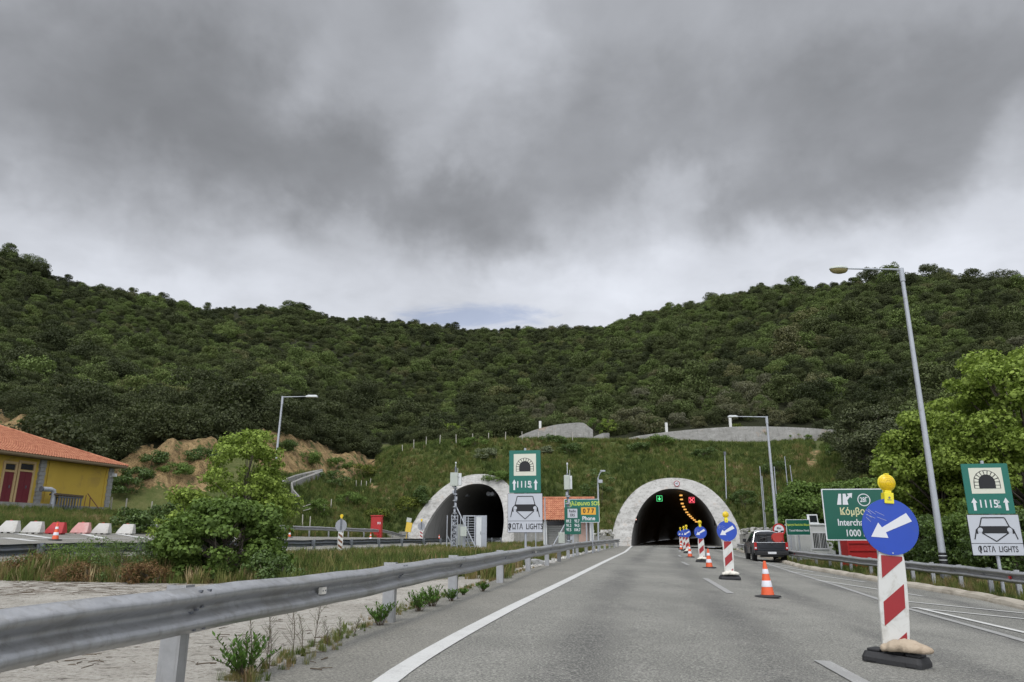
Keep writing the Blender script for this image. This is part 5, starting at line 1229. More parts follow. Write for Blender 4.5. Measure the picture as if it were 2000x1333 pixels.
def rrect(x0, z0, x1, z1, r, n=4):
    out = []
    for cx, cz, a in ((x1 - r, z1 - r, 0), (x0 + r, z1 - r, 90), (x0 + r, z0 + r, 180), (x1 - r, z0 + r, 270)):
        out += [(cx + r * math.cos(math.radians(a + 90 * i / n)), cz + r * math.sin(math.radians(a + 90 * i / n))) for i in range(n + 1)]
    return out
def tunnel_sign(D, ucol, vg0, vg1, vw1, wg, label, vbase):
    x, y, zt = at(ucol, vg0, D); z = Hs(x, y); xb = x
    t = empty('tunnel_sign', (x, y, z), label, 'road sign', 'paired tunnel length and headlight signs', rz=-.16)
    g1 = zt - z; g0 = at(ucol, vg1, D)[2] - z; w0 = at(ucol, vw1, D)[2] - z; h = g1 - g0; W = wg
    link('post', MB().tube([(0, .09, -.3), (0, .09, g1 + .09)], .045, 12), 'pole_grey', t, smooth='auto')
    p = link('green_panel', MB().plate(rrect(-W / 2, g0, W / 2, g1, .03), 0, .025), 'sign_green', t); tag(p, 'green panel giving the tunnel length')
    m = MB(); s = W
    m.plate([(-s * .355, g1 - h * .60), (s * .355, g1 - h * .60), (s * .355, g1 - h * .085), (-s * .355, g1 - h * .085)], -.003, -.0005, 0)
    tunnel_pict(m, 0, g1 - h * .50, s * .285, 1, 0)
    m2 = MB(); m2.plate([(x_ * 1, z_) for x_, z_ in poly_arch(s * .165, h * .215)], 0, .001, 0)
    m.add([(v[0], -.012 if v[1] < .0005 else -.0093, v[2] + g1 - h * .50) for v in m2.v], m2.f, 1)
    link('pictogram', m, ['sign_cream', 'sign_black'], p)
    l = MB(); zc = g1 - h * .81; up_arrow(l, -s * .34, zc - h * .125, zc + h * .125, s * .13, 0); up_arrow(l, s * .34, zc - h * .125, zc + h * .125, s * .13, 0)
    l.text('1115', -s * .045, zc, h * .215, -.005, 0, .86, .018); l.text('μ', s * .175, zc + h * .055, h * .11, -.005, 0, .8, .02); l.text('m', s * .18, zc - h * .045, h * .11, -.005, 0, .75, .02)
    link('lettering', l, 'sign_white', p)
    W2 = W * 1.08; g = g0 - .03; hw = g - w0
    p2 = link('white_panel', MB().plate(rrect(-W2 / 2 - .012, w0 - .012, W2 / 2 + .012, g + .012, .02), .004, .025, 1).plate(rrect(-W2 / 2, w0, W2 / 2, g, .015), 0, .0035, 0), ['sign_grey_white', 'sign_black'], t); tag(p2, 'grey white panel showing a car with its headlights on')
    m = MB(); B = w0 + hw * .29; lw = W2 * .022
    def Ln(a, b, w=lw, y=-.006): lineplate(m, a[0] * W2, B + a[1] * hw, b[0] * W2, B + b[1] * hw, w, y)
    lineplate(m, -W2 / 2, B, W2 / 2, B, lw * .5, -.004)
    Ln((-.22, .64), (.22, .64)); Ln((-.225, .64), (-.29, .42)); Ln((.225, .64), (.29, .42)); Ln((-.29, .42), (-.36, .34)); Ln((.29, .42), (.36, .34))
    m.plate([(a * W2, B + b * hw) for a, b in ((-.30, .43), (.30, .43), (.29, .36), (.25, .25), (-.25, .25), (-.29, .36))][::-1], -.005, -.002)
    Ln((-.36, .35), (-.42, .10)); Ln((.36, .35), (.42, .10)); Ln((-.26, .26), (0, .05)); Ln((.26, .26), (0, .05)); Ln((-.36, .34), (-.35, .24), lw * 1.6); Ln((.36, .34), (.35, .24), lw * 1.6)
    link('pictogram', m, 'sign_black', p2)
    m = MB()
    for sx in (-1, 1):
        c = (sx * .285 * W2, B + .335 * hw); m.plate([(c[0] + .048 * W2 * math.cos(a), c[1] + .048 * W2 * math.sin(a)) for a in [i * .3927 for i in range(16)]], -.010, -.0072)
    link('headlamps', m, 'sign_grey_white', p2)
    tx = MB().text('ΦΩΤΑ  LIGHTS', 0, w0 + hw * .14, hw * .205, -.003, 0, .68, .018); ph = MB().text('Φ', 0, 0, hw * .205, 0, 0, .68, .018)
    xl = min(v[0] for v in tx.v); pw_ = max(v[0] for v in ph.v) - min(v[0] for v in ph.v); lineplate(tx, xl + pw_ / 2, w0 + hw * .045, xl + pw_ / 2, w0 + hw * .235, hw * .03, -.005)
    link('lettering', tx, 'sign_black', p2)
    return t
tunnel_sign(27.5, 1025, 880, 963, 1040, 1.20, 'green tunnel length sign over a headlight sign on one post behind the near guardrail', 1110)
tunnel_sign(20.8, 1921, 906, 1004, 1085, 1.22, 'green tunnel length sign over a headlight sign on one post at the right edge', 1160)

def panel_sign(name, u0, v0, u1, v1, D, label, mat, posts=(.25, .75), border=None, rz=-.12, pr=.05):
    xa, y, za = at(u0, v0, D); xb, _, zb = at(u1, v1, D); x = (xa + xb) / 2; z = Hs(x, y); W = xb - xa
    t = empty(name, (x, y, z), label, 'road sign', rz=rz); z1, z0 = za - z, zb - z
    m = MB()
    link('posts' if False else 'post', MB().tube([(W * (posts[0] - .5), .08, -.3), (W * (posts[0] - .5), .08, z1 - .1)], pr, 10), 'pole_grey', t)
    if len(posts) > 1: link('post', MB().tube([(W * (posts[1] - .5), .08, -.3), (W * (posts[1] - .5), .08, z1 - .1)], pr, 10), 'pole_grey', t)
    m = MB().plate(rrect(-W / 2, z0, W / 2, z1, .04), 0, .04, 1 if border else 0)
    if border: m.plate(rrect(-W / 2 + border, z0 + border, W / 2 - border, z1 - border, .04), -.003, -.0005, 0)
    p = link('panel', m, [mat, 'sign_white'], t)
    return t, p, W, z0, z1
# interchange sign
t, p, W, z0, z1 = panel_sign('interchange_sign', 1606, 955, 1735, 1056, 34, 'large green interchange sign with white border half hidden by the blue disc', 'sign_green_dark', (.2, .8), .045)
h = z1 - z0; m = MB(); w_ = W
def Lp(a, b, w, y=-.008): lineplate(m, a[0], a[1], b[0], b[1], w, y)
cx, cz = -W * .16, z0 + h * .795
m.plate([(cx - .30, cz - .25), (cx - .11, cz - .25), (cx - .07, cz + .25), (cx - .19, cz + .25)], -.008, -.005)
m.plate([(cx - .05, cz - .25), (cx + .20, cz - .25), (cx + .13, cz + .25), (cx + .0, cz + .25)], -.008, -.005)
Lp((cx + .10, cz - .05), (cx + .30, cz + .17), .10, -.0115); m.plate([(cx + .18, cz + .25), (cx + .42, cz + .28), (cx + .38, cz + .04)], -.015, -.012)
link('exit_symbol', m, 'sign_white', p)
m = MB(); c2 = (W * .17, z0 + h * .78)
for i in range(24):
    a0, a1 = i * 6.2832 / 24, (i + 1) * 6.2832 / 24; ro, ri = .285, .245
    m.plate([(c2[0] + r * math.cos(a), c2[1] + r * math.sin(a)) for r, a in ((ro, a0), (ro, a1), (ri, a1), (ri, a0))], -.008, -.005)
m.text('28Γ', c2[0], c2[1], .30, -.008, 0, .75, .02); m.text('Interchange', 0, z0 + h * .34, .42, -.008, 0, .82, .018); m.text('1000 m', 0, z0 + h * .135, .42, -.008, 0, .82, .018)
link('lettering', m, 'sign_white', p); link('greek_lettering', MB().text('Κόμβος', 0, z0 + h * .55, .44, -.008, 0, .85, .018), 'sign_yellow', p)
# small tunnel name sign
t, p, W, z0, z1 = panel_sign('tunnel_name_sign', 1535, 1015, 1583, 1046, 47, 'small green sign naming the tunnel before the white site cabin', 'sign_green_dark', (.15, .5), .03)
h = z1 - z0
link('lettering', MB().text('Tunnel Nikolaou North', .04, z0 + h * .30, .17, -.006, 0, .74, .02), 'sign_white', p); link('greek_lettering', MB().text('Σήραγγα Νικολάου Βόρεια', 0, z0 + h * .66, .17, -.006, 0, .68, .02), 'sign_lime', p)
# emergency phone sign
t, p, W, z0, z1 = panel_sign('phone_sign', 1102, 975, 1171, 1021, 47, 'teal emergency telephone sign with an orange number field', 'sign_green', (.62, .78), .03)
h = z1 - z0
link('greek_lettering', MB().text('Τηλέφωνο SOS', .06, z0 + h * .80, .36, -.008, 0, .85, .02), 'sign_lime', p)
link('number_field', MB().plate([(-W * .02, z0 + h * .33), (W * .40, z0 + h * .33), (W * .40, z0 + h * .64), (-W * .02, z0 + h * .64)], -.008, -.005), 'sign_orange', p)
link('number', MB().text('0 7 7', W * .19, z0 + h * .485, .38, -.012, 0, .9, .03), 'sign_black', p)
link('lettering', MB().text('Phone', W * .19, z0 + h * .17, .34, -.008, 0, .95, .025), 'sign_white', p)
# radio sign
t, p, W, z0, z1 = panel_sign('radio_sign', 1102, 991, 1135, 1044, 39, 'narrow green radio frequency sign in front of the telephone sign', 'sign_green_dark', (.5,), None)
h = z1 - z0
link('plate', MB().plate([(-W * .30, z0 + h * .60), (W * .30, z0 + h * .60), (W * .30, z0 + h * .94), (-W * .30, z0 + h * .94)], -.006, -.003), 'sign_grey_white', p)
link('black_lettering', MB().text('Radio', 0, z0 + h * .85, .20, -.009, 0, .8, .02).text('ERS', 0, z0 + h * .70, .20, -.009, 0, .8, .02), 'sign_black', p)
m = MB()
for i, (a, b) in enumerate((('89.2', '93.7'), ('91.2', '94.5'), ('97.5', '104.7'))):
    m.text(a, -W * .24, z0 + h * (.48 - i * .16), .21, -.006, 0, .72, .02); m.text(b, W * .26, z0 + h * (.48 - i * .16), .21, -.006, 0, .72, .02)
link('lettering', m, 'sign_white', p)
# round prohibition sign behind the truck
x, y, zc = at(1521.5, 1035, 54.0); z = Hs(x, y); t = empty('distance_sign', (x, y, z), 'round red rimmed minimum distance sign beside the pickup bed', 'road sign', rz=-.12)
link('post', MB().tube([(0, .05, -.2), (0, .05, zc - z + .2)], .03, 8), 'pole_grey', t)
m = MB().lathe([(.45, 0), (.45, .02)], (0, 0, zc - z), 30, 0, 'y').lathe([(.345, .022), (.345, .026)], (0, 0, zc - z), 30, 1, 'y')
p = link('disc', m, ['paint_red', 'sign_white'], t)
m = MB(); c = zc - z; m.plate([(-.33, c - .05), (-.09, c - .08), (-.09, c - .19), (-.30, c - .16)], -.034, -.03); m.plate([(.33, c - .05), (.09, c - .08), (.09, c - .19), (.30, c - .16)], -.034, -.03); m.text('80m', 0, c + .10, .21, -.032, 0, .8, .02); link('symbol', m, 'sign_black', p)

# ------------------------------------------------------------------ beacon barricades, sandbags, cones
def sandbag(loc, rz, mat, label, L=.50, group=None):
    rng = np.random.default_rng(int(abs(loc[0] * 100)) + 3); nu, nv = 44, 20; R = []
    for i in range(nu + 1):
        f = i / nu; pinch = math.sin(math.pi * f) ** .5 * (1.08 - .28 * f) * (1 - .35 * math.exp(-((f - .12) / .05) ** 2))
        row = []
        for k in range(nv):
            a = 6.2832 * k / nv; wob = 1 + .05 * math.sin(f * 34 + a * 3) * (1 - .5 * f) + .08 * math.sin(f * 9 + a * 2) + .05 * math.sin(a * 3 + f * 17) + .03 * rng.normal(); ry, rz_ = .125 * pinch * wob + .01, .076 * pinch * wob + .008
            row.append(((f - .5) * L, math.cos(a) * ry + .02 * math.sin(f * 5), max(-.035, math.sin(a) * rz_) + .045 + .015 * math.sin(f * 3)))
        R.append(row)
    o = link('sandbag', MB().strip(R, closed=True), mat, loc=loc, rz=rz, smooth=True); return tag(o, label, 'sandbag', group)
STR = [(-.11, 1.11), (.11, 1.11)]
def barricade(loc, lean, basez, label, first=None):
    t = empty('beacon_barricade', loc, label, 'barricade', 'beacon barricades closing the right lane', rz=-.06, ry=lean)
    b = MB(); pr = [(-.42, -.20), (.42, -.20), (.42, .20), (-.42, .20)]
    q = [(-.42, -.17, 0), (-.38, -.2, 0), (.38, -.2, 0), (.42, -.17, 0), (.42, .17, 0), (.38, .2, 0), (-.38, .2, 0), (-.42, .17, 0)]; q = [(x * .70, y, z) for x, y, z in q]
    tp = [(x * .93, y * .86, .10) for x, y, _ in q]; md = [(x, y, .045) for x, y, _ in q]; R = [q, md, tp]; b.strip(R, closed=True); b.add(tp, [tuple(range(8))])
    for sx in (-.19, .19): b.box((sx, 0, .115), (.13, .26, .03)); b.box((sx, -.196, .03), (.10, .02, .05))
    b.box((0, 0, .12), (.2, .16, .05)); base = link('rubber_base', b, 'rubber', t, rz=basez, bevel=.01)
    # board with slightly bulging sides
    n = 14; zs = np.linspace(.12, 1.13, n); L = [(-.135 - .018 * math.sin(math.pi * (z - .12) / 1.01) * 1.0, z) for z in zs]; Rr = [(-x, z) for x, z in L]
    L[-1] = (-.125, 1.13); Rr[-1] = (.125, 1.13)
    bd = MB().plate(L + Rr[::-1], -.018, .018); board = link('board', bd, 'board_white', t, bevel=.006)
    m = MB(); per, red, sl = .49, .245, .20
    for k in range(-1, 4):
        zt = 1.09 - k * per + .015; poly = [(-.112, zt - red - sl * .0 - .0), (.112, zt - red + sl), (.112, zt + sl), (-.112, zt)]
        lo, hi = .15, 1.10
        def clip(P, zc, keep_below):
            out = []
            for i in range(len(P)):
                a, c = P[i], P[(i + 1) % len(P)]; ia = (a[1] <= zc) == keep_below or a[1] == zc; ic = (c[1] <= zc) == keep_below or c[1] == zc
                if ia: out.append(a)
                if ia != ic: f = (zc - a[1]) / (c[1] - a[1]); out.append((a[0] + (c[0] - a[0]) * f, zc))
            return out
        poly = clip(poly, hi, True)
        if len(poly) > 2: poly = clip(poly, lo, False)
        if len(poly) > 2: m.plate(poly, -.0215, -.0185)
    link('stripes', m, 'sign_red', board)
    d = MB().lathe([(.302, .02), (.302, .035)], (0, 0, 1.41), 44, 0, 'y'); disc = link('disc', d, 'sign_blue', t)
    s = .30 / 172; A = [(-122, -70), (-17, -70), (-30, -36), (133, 43), (100, 92), (-53, -8), (-75, 20)]
    link('arrow', MB().plate([(x * s, 1.41 + z * s) for x, z in A], -.0385, -.0355), 'sign_white', disc)
    m = MB(); rr = random.Random(5)
    for k in range(9): a = rr.uniform(-.15, .1); xx, zz = -.26 + rr.uniform(0, .14), 1.41 + .12 + rr.uniform(-.06, .06); lineplate(m, xx, zz, xx + rr.uniform(.03, .1), zz - rr.uniform(.01, .05), .003, -.037, 0, .001)
    m.lathe([(.008, .036), (.008, .038)], (0, 0, 1.68), 8, 0, 'y').lathe([(.008, .036), (.008, .038)], (0.01, 0, 1.13), 8, 0, 'y'); tag(link('scratches', m, 'sign_grey_white', disc), kind='stuff')
    link('bracket', MB().box((0, .03, 1.2), (.04, .03, .9)), 'pole_grey', t)
    bb = MB().prism([(-.05, -.05), (.05, -.05), (.05, .05), (-.05, .05)], 1.66, 1.78).prism([(-.035, -.035), (.035, -.035), (.035, .035), (-.035, .035)], 1.78, 1.805)
    bat = link('battery_box', bb, 'battery_yellow', t, bevel=.006); link('label_mark', MB().lathe([(.012, .0515), (.012, .053)], (0, 0, 1.725), 10, 0, 'y').plate([(-.022, 1.698), (.022, 1.698), (.022, 1.704), (-.022, 1.704)], -.053, -.0515), 'pole_dark', bat)
    lp = MB(); P = [(.0855, -.012), (.090, 0), (.090, .012), (.080, .026), (.060, .040), (.034, .049), (.0, .052)]
    lp.lathe(P, (0, 0, 1.89), 30, 0, 'y')
    for r in (.03, .05, .07): lp.lathe([(r + .004, .0), (r + .004, .056 - r * r * 4.6), (r, .058 - r * r * 4.6), (r - .004, .0)], (0, 0, 1.89), 30, 0, 'y')
    lamp_ = link('warning_lamp', lp, 'lamp_yellow', t, smooth='auto'); link('lamp_rim', MB().lathe([(.093, -.016), (.096, -.01), (.096, .006), (.090, .010)], (0, 0, 1.89), 30, 0, 'y').prism([(-.02, -.02), (.02, -.02), (.02, .02), (-.02, .02)], 1.98, 1.995), 'battery_yellow', lamp_)
    return t
bl = [((1752, 1297), .075, -.72, 'nearest and largest beacon barricade with blue arrow disc and yellow lamp'),
      ((1425, 1126), .01, .0, 'second beacon barricade from the viewer, standing before the right portal foot'),
      ((1371.5, 1096), .0, .0, 'third beacon barricade from the viewer'),
      ((1343.5, 1082), .0, .0, 'fourth beacon barricade, right one of the farthest trio'),
      ((1338, 1078.5), .0, .0, 'fifth beacon barricade, overlapped by the fourth'),
      ((1331, 1074.5), .0, .0, 'farthest beacon barricade, leftmost of the distant trio')]
Bt = [(31, 36), (31, 36)]
hts = {1: 22.6, 2: 36.5, 3: 54, 4: 62, 5: 72}
proto_b = None
for i, ((u, v), lean, bz, lb) in enumerate(bl):
    if i == 0: loc = ground(u, v)
    else: x, y, z = on(u, hts[i], v); loc = (x, y, z)
    if proto_b is None: proto_b = barricade(loc, lean, bz, lb); o = proto_b
    else: o = copy_tree(proto_b); o.location = loc; o.rotation_euler = (0, lean, -.06); o['label'] = lb
    if i > 0:
        for ch in KIDS(o):
            if ch.name.startswith('rubber_base'): ch.rotation_euler = (0, 0, bz)
    zz = loc[2] + .125
    if i == 0: sandbag((loc[0] + .04, loc[1] - .16, zz - .005), -.55, 'sandbag_cloth', 'tan sandbag lying on the rubber base of the nearest barricade', group='sandbags on the barricade bases')
    elif i < 4: sandbag((loc[0] + .0, loc[1] - .12, zz), .05, 'sandbag_white', {1: 'whitish sandbag on the base of the second barricade', 2: 'whitish sandbag on the base of the third barricade', 3: 'whitish sandbag on the base of the fourth barricade'}[i], .52, 'sandbags on the barricade bases')
# left carriageway barricades, seen from behind
def back_barricade(u, D, label, vb, wd=.30):
    x, y, z = on(u, D, vb); t = empty('beacon_barricade', (x, y, z), label, 'barricade', 'beacon barricades on the left carriageway, seen from behind', rz=math.pi - .2)
    link('rubber_base', MB().box((0, 0, .05), (.8, .4, .1)), 'rubber', t, bevel=.02); b = link('board', MB().box((0, 0, .62), (.30, .03, 1.05)), 'board_white', t); m = MB()
    for k in range(4):
        zt = .2 + k * .28; m.plate([(-.12, zt), (.12, zt + .16), (.12, zt + .28), (-.12, zt + .12)], .018, .021)
    link('stripes', m, 'rust' if u < 700 else 'sign_red', b)
    link('disc', MB().lathe([(.33, .0), (.33, .015)], (0, .03, 1.42), 26, 0, 'y'), 'sign_back', t); link('bracket', MB().box((0, .035, 1.5), (.1, .03, .6)), 'pole_dark', t)
    l = link('warning_lamp', MB().lathe([(.09, -.03), (.09, .03)], (0, 0, 1.93), 16, 0, 'y').box((0, 0, 1.77), (.09, .09, .16)), 'lamp_yellow', t)
back_barricade(665, 40, 'barricade seen from behind with rust coloured stripes, left of the red cabinet', 1053)
back_barricade(822.5, 62, 'barricade seen from behind at the left foot of the left portal', 1053)
# cones
def make_cone(loc, label):
    t = empty('traffic_cone', loc, label, 'traffic cone', 'orange traffic cones with white bands')
    link('rubber_base', MB().lathe([(.27, 0), (.28, .012), (.27, .035), (.19, .045)], n=8).lathe([(.19, .04), (.15, .055)], n=24), 'rubber', t)
    def r(z): return .145 - (.145 - .028) * z / .75
    bands = [(.055, 0), (.20, 0), (.20, 1), (.33, 1), (.33, 0), (.475, 0), (.475, 1), (.58, 1), (.58, 0), (.75, 0)]
    body = link('cone_body', MB().lathe([(r(.05), .05), (r(.75), .75), (.02, .752)], n=28), 'cone_orange', t, smooth='auto')
    for a, b in ((.215, .345), (.485, .585)): link('white_band', MB().lathe([(r(a) + .0015, a), (r(a) + .004, a + .003), (r(b) + .004, b - .003), (r(b) + .0015, b)], n=28), 'cone_white', body, smooth='auto')
    return t
cones = [(1500, 1167, None, 'nearest traffic cone on the lane closed beside the pickup truck', 1), (1385.5, 1110, None, 'traffic cone between the second and third barricades', 1), (1348, 1089, None, 'small distant traffic cone before the distant barricades', 1), (1330.5, 1074, 66, 'farthest traffic cone at the foot of the farthest barricade', 1),
         (108, 1052, 33, 'traffic cone before the red plastic barrier', 1), (565, 1046, 56, 'traffic cone beside the left edge of the far guardrail', 1), (724, 1048, 60, 'pale traffic cone below the red cabinet', .9), (858, 1049, 72, 'tiny traffic cone inside the left tunnel mouth', .9)]
pc = None
for u, v, D, lb, s in cones:
    loc = ground(u, v) if D is None else on(u, D, v)
    if pc is None: pc = make_cone(loc, lb); o = pc
    else: o = copy_tree(pc); o.location = loc; o['label'] = lb
    o.scale = (s, s, s); o.rotation_euler = (0, .02, u * .37)

# ------------------------------------------------------------------ plastic barriers
def barrier(u, D, mat, label, W=.80, h=.58):
    x, y, z = on(u, D, 1030); t = empty('plastic_barrier', (x, y, z), label, 'barrier', 'plastic barriers along the left road edge', rz=.05)
    m = MB(); a = [(-W / 2 - .12, -.25, .06), (W / 2, -.25, .06), (W / 2, .25, .06), (-W / 2 - .12, .25, .06)]; b = [(-W / 2 - .02, -.20, .26), (W / 2, -.2, .26), (W / 2, .2, .26), (-W / 2 - .02, .2, .26)]; c = [(-W / 2 + .2, -.10, h), (W / 2 - .02, -.10, h), (W / 2 - .02, .10, h), (-W / 2 + .2, .10, h)]
    m.strip([a, b, c], closed=True).add(c, [(0, 1, 2, 3)]).add(a, [(3, 2, 1, 0)])
    body = link('barrier_body', m, mat, t, bevel=.03)
    f = MB()
    for xx in (-W * .42, -W * .08, W * .3): f.box((xx, 0, .035), (W * .2, .46, .07))
    link('foot', f, mat, t); link('filler_cap', MB().lathe([(.06, h - .01), (.06, h + .03), (.05, h + .035)], n=10), 'paint_red', t)
for u, D, mt, lb in ((20, 35.5, 'plastic_white', 'white plastic barrier at the left edge of the view'), (68, 36.5, 'plastic_white', 'second white plastic barrier, left of the red one'), (112, 37.5, 'plastic_red', 'red plastic barrier behind the traffic cone'), (161, 39.5, 'plastic_pink', 'faded pink plastic barrier'), (201, 40.5, 'plastic_white', 'white plastic barrier right of the pink one'), (249, 42, 'plastic_white', 'rightmost white plastic barrier before the dark bush')):
    barrier(u, D, mt, lb)

# ------------------------------------------------------------------ yellow building
def yellow_building():
    cu, cv, D = 207, 990, 60.0; cx, cy, _ = at(cu, 950, D); cz = Hs(cx, cy) - .15
    t = empty('yellow_building', (cx, cy, cz), 'yellow plastered building with orange tiled hip roof and maroon doors', 'building', rz=math.radians(78))
    # local +x runs along the facade towards the tunnels, local -y faces the road
    d = np.array([math.cos(math.radians(78)), math.sin(math.radians(78))])
    def loc(u, v):
        p = pix_dir(u, v); # intersect with facade plane
        n = np.array([d[1], -d[0]]); k = (cx * n[0] + cy * n[1]) / (p[0] * n[0] + p[1] * n[1]); q = p * k; q[2] += CAMH
        return (q[0] - cx) * d[0] + (q[1] - cy) * d[1], q[2] - cz
    L, Wd = 26.0, 12.0; top = loc(207, 909)[1]; pl = loc(200, 991)[1]
    print('bld', top, pl, loc(0, 885), loc(0, 983), loc(70, 990), loc(175, 990))
    b = MB(); b.box((-L / 2, Wd / 2, top / 2 + pl / 2), (L, Wd, top - pl)); wall = link('wall', b, 'plaster_yellow', t)
    link('plinth', MB().box((-L / 2, Wd / 2, pl / 2 - .3), (L + .12, Wd + .12, pl + .6)), 'stone_block', t)
    x0, x1 = loc(109, 950)[0], loc(204, 950)[0]; z0_, z1_ = loc(150, 985)[1], loc(150, 913)[1]
    # recessed bay framed by proud strips
    m = MB().box(((x0 + x1) / 2, -.04, (z1_ + top) / 2 + .1), (x1 - x0 + .5, .08, max(.2, top - z1_ - .1))).box((x0 - .5, -.04, (pl + top) / 2), (.9, .08, top - pl)).box((x1 + .05, -.04, (pl + top) / 2), (.3, .08, top - pl))
    link('bay_frame', m, 'plaster_yellow', t)
    for u in (75, 211):
        a, _ = loc(u, 950); m = MB(); k = 0; zz = pl
        while zz < top - .05:
            m.box((a, -.07, zz + .14), (.55 if k % 2 else .47, .20, .27)); zz += .29; k += 1
        link('stone_quoin', m, 'stone_block', t)
    for ua, ub in ((32, 58), (2, 22), (-60, -35), (-100, -75)):
        a0, a1 = loc(ua, 950)[0], loc(ub, 950)[0]; zt = loc((ua + ub) / 2, 905)[1]; zm = loc((ua + ub) / 2, 920)[1]; zb = pl + .02
        if ua < 0: zt, zm = loc(45, 905)[1], loc(45, 920)[1]
        fr = MB(); w = a1 - a0; c = (a0 + a1) / 2
        for xx in (a0 - .08, a1 + .08): fr.box((xx, -.05, (zb + zt) / 2), (.16, .10, zt - zb))
        fr.box((c, -.05, zt + .08), (w + .32, .10, .16)); fr.box((c, -.05, zm), (w, .10, .12)); f = link('door_frame', fr, 'trim_tan', t)
        dr = link('door', MB().box((c, -.02, (zb + zm - .06) / 2), (w - .02, .05, zm - .06 - zb)).box((c, -.05, (zb + zm) / 2), (.03, .02, zm - zb - .2)), 'door_maroon', t); link('handle', MB().box((c + .15, -.09, (zb + zm) / 2), (.04, .06, .2)), 'pole_dark', dr)
        link('transom_window', MB().box((c, -.02, (zm + zt) / 2 + .03), (w - .02, .05, zt - zm - .14)), 'window_dark', t)
    # hip roof
    ov = 0.9; e0 = top - .02; hr = 2.75; ex0, ex1, ey0, ey1 = -L - ov, ov + .2, -ov, Wd + ov; ry = Wd / 2; rx0, rx1 = -L + Wd / 2 - 1, -Wd / 2 - .0
    m = MB(); A, B, Cc, Dd = (ex0, ey0, e0), (ex1, ey0, e0), (ex1, ey1, e0), (ex0, ey1, e0); R0, R1 = (rx0, ry, e0 + hr), (rx1, ry, e0 + hr)
    def tiles(p, q, r, s, n, rows):
        # p,q along the eave, s,r along the ridge: rounded tile ribs running up the slope, stepped in courses
        p, q, r, s = map(Vector, (p, q, r, s)); nrm = (q - p).cross(s - p).normalized()
        if nrm.z < 0: nrm = -nrm
        N_ = n * 6; G = []
        for j in range(rows):
            for e in (0, 1):
                f = (j + e * .985) / rows; row = []
                for i in range(N_ + 1):
                    g = i / N_; a = p.lerp(q, g); 
                    # clip between hips
                    c = s.lerp(r, g); pt = a.lerp(c, f); hgt = .055 * abs(math.sin(g * n * math.pi)) + (.045 * (1 - e)) ; row.append(tuple(pt + nrm * (hgt + .02)))
                G.append(row)
        m.strip(G)
    tiles(A, B, R1, R0, 118, 24); tiles(B, Cc, R1, R1, 60, 24); tiles(Cc, Dd, R0, R1, 100, 10); tiles(Dd, A, R0, R0, 50, 10)
    roof = link('roof', m, 'roof_tile', t)
    m = MB()
    for a, b_ in ((B, R1), (Cc, R1), (A, R0), (R0, R1)): m.tube([(a[0], a[1], a[2] + .06), (b_[0], b_[1], b_[2] + .08)], .13, 8)
    link('ridge_tiles', m, 'roof_tile', roof)
    link('eaves', MB().box(((ex0 + ex1) / 2, (ey0 + ey1) / 2, e0 - .08), (ex1 - ex0 - .1, ey1 - ey0 - .1, .14)).box(((ex0 + ex1) / 2, ey0 + .04, e0 - .02), (ex1 - ex0, .1, .14)), 'eave_brown', roof)
    link('terrace', MB().box((loc(40, 985)[0] - 2, -.7, pl * .5 - .2), (8, 1.2, pl + .36)), 'wall_concrete', t)
    a, zz = loc(211, 928); link('wall_lamp', MB().box((a + .3, -.35, zz), (.25, .3, .25)).tube([(a, -.1, zz - .1), (a + .3, -.3, zz - .1)], .03, 6), 'white_metal', t)
    # vent pipe in front
    x, y, z = on(100, 53.6, 998); o = empty('vent_pipe', (x, y, z), 'fat grey ventilation pipe bent towards the yellow wall', 'pipe', rz=math.radians(78))
    h = at(100, 957, 53.6)[2] - z; link('pipe', MB().tube([(0, 0, -.2), (0, 0, h - .3), (-.08, 0, h - .08), (-.3, .02, h)] + [(-1.0, .1, h)], .17, 14), 'pole_grey', o, smooth='auto'); link('pipe_mouth', MB().tube([(-1.0, .1, h), (-1.1, .1, h)], .19, 14), 'pole_dark', o)
    # scrap crate and leaning frame
    x, y, z = on(128, 54.6, 998); o = empty('scrap_crate', (x, y, z), 'dark weathered crate overgrown with weeds against the yellow wall', 'crate', rz=math.radians(70)); m = MB()
    for k in range(9): m.box((-.9 + k * .225, -.3, .55), (.09, .05, 1.0)); m.box((-.9 + k * .225, .3, .5), (.09, .05, 1.0))
    for zz in (.12, .95): m.box((0, -.3, zz), (2.0, .07, .1)); m.box((0, .3, zz), (2.0, .07, .1))
    link('slats', m, 'pole_dark', o); link('lid', MB().box((-.1, 0, 1.1), (2.2, .8, .14), ry=.03), 'twig', o)
    x, y, z = on(166, 57.2, 998); o = empty('leaning_frame', (x, y, z), 'small rusty metal frame leaning on the yellow wall', 'frame', rz=math.radians(60)); link('frame', MB().tube([(0, 0, 1.3), (1.1, -.2, 0)], .04, 5).tube([(0, .15, 1.2), (-.2, -.1, 0)], .03, 5).tube([(.25, 0, 1.0), (.3, 0, .3)], .04, 5), 'rust', o)
yellow_building()
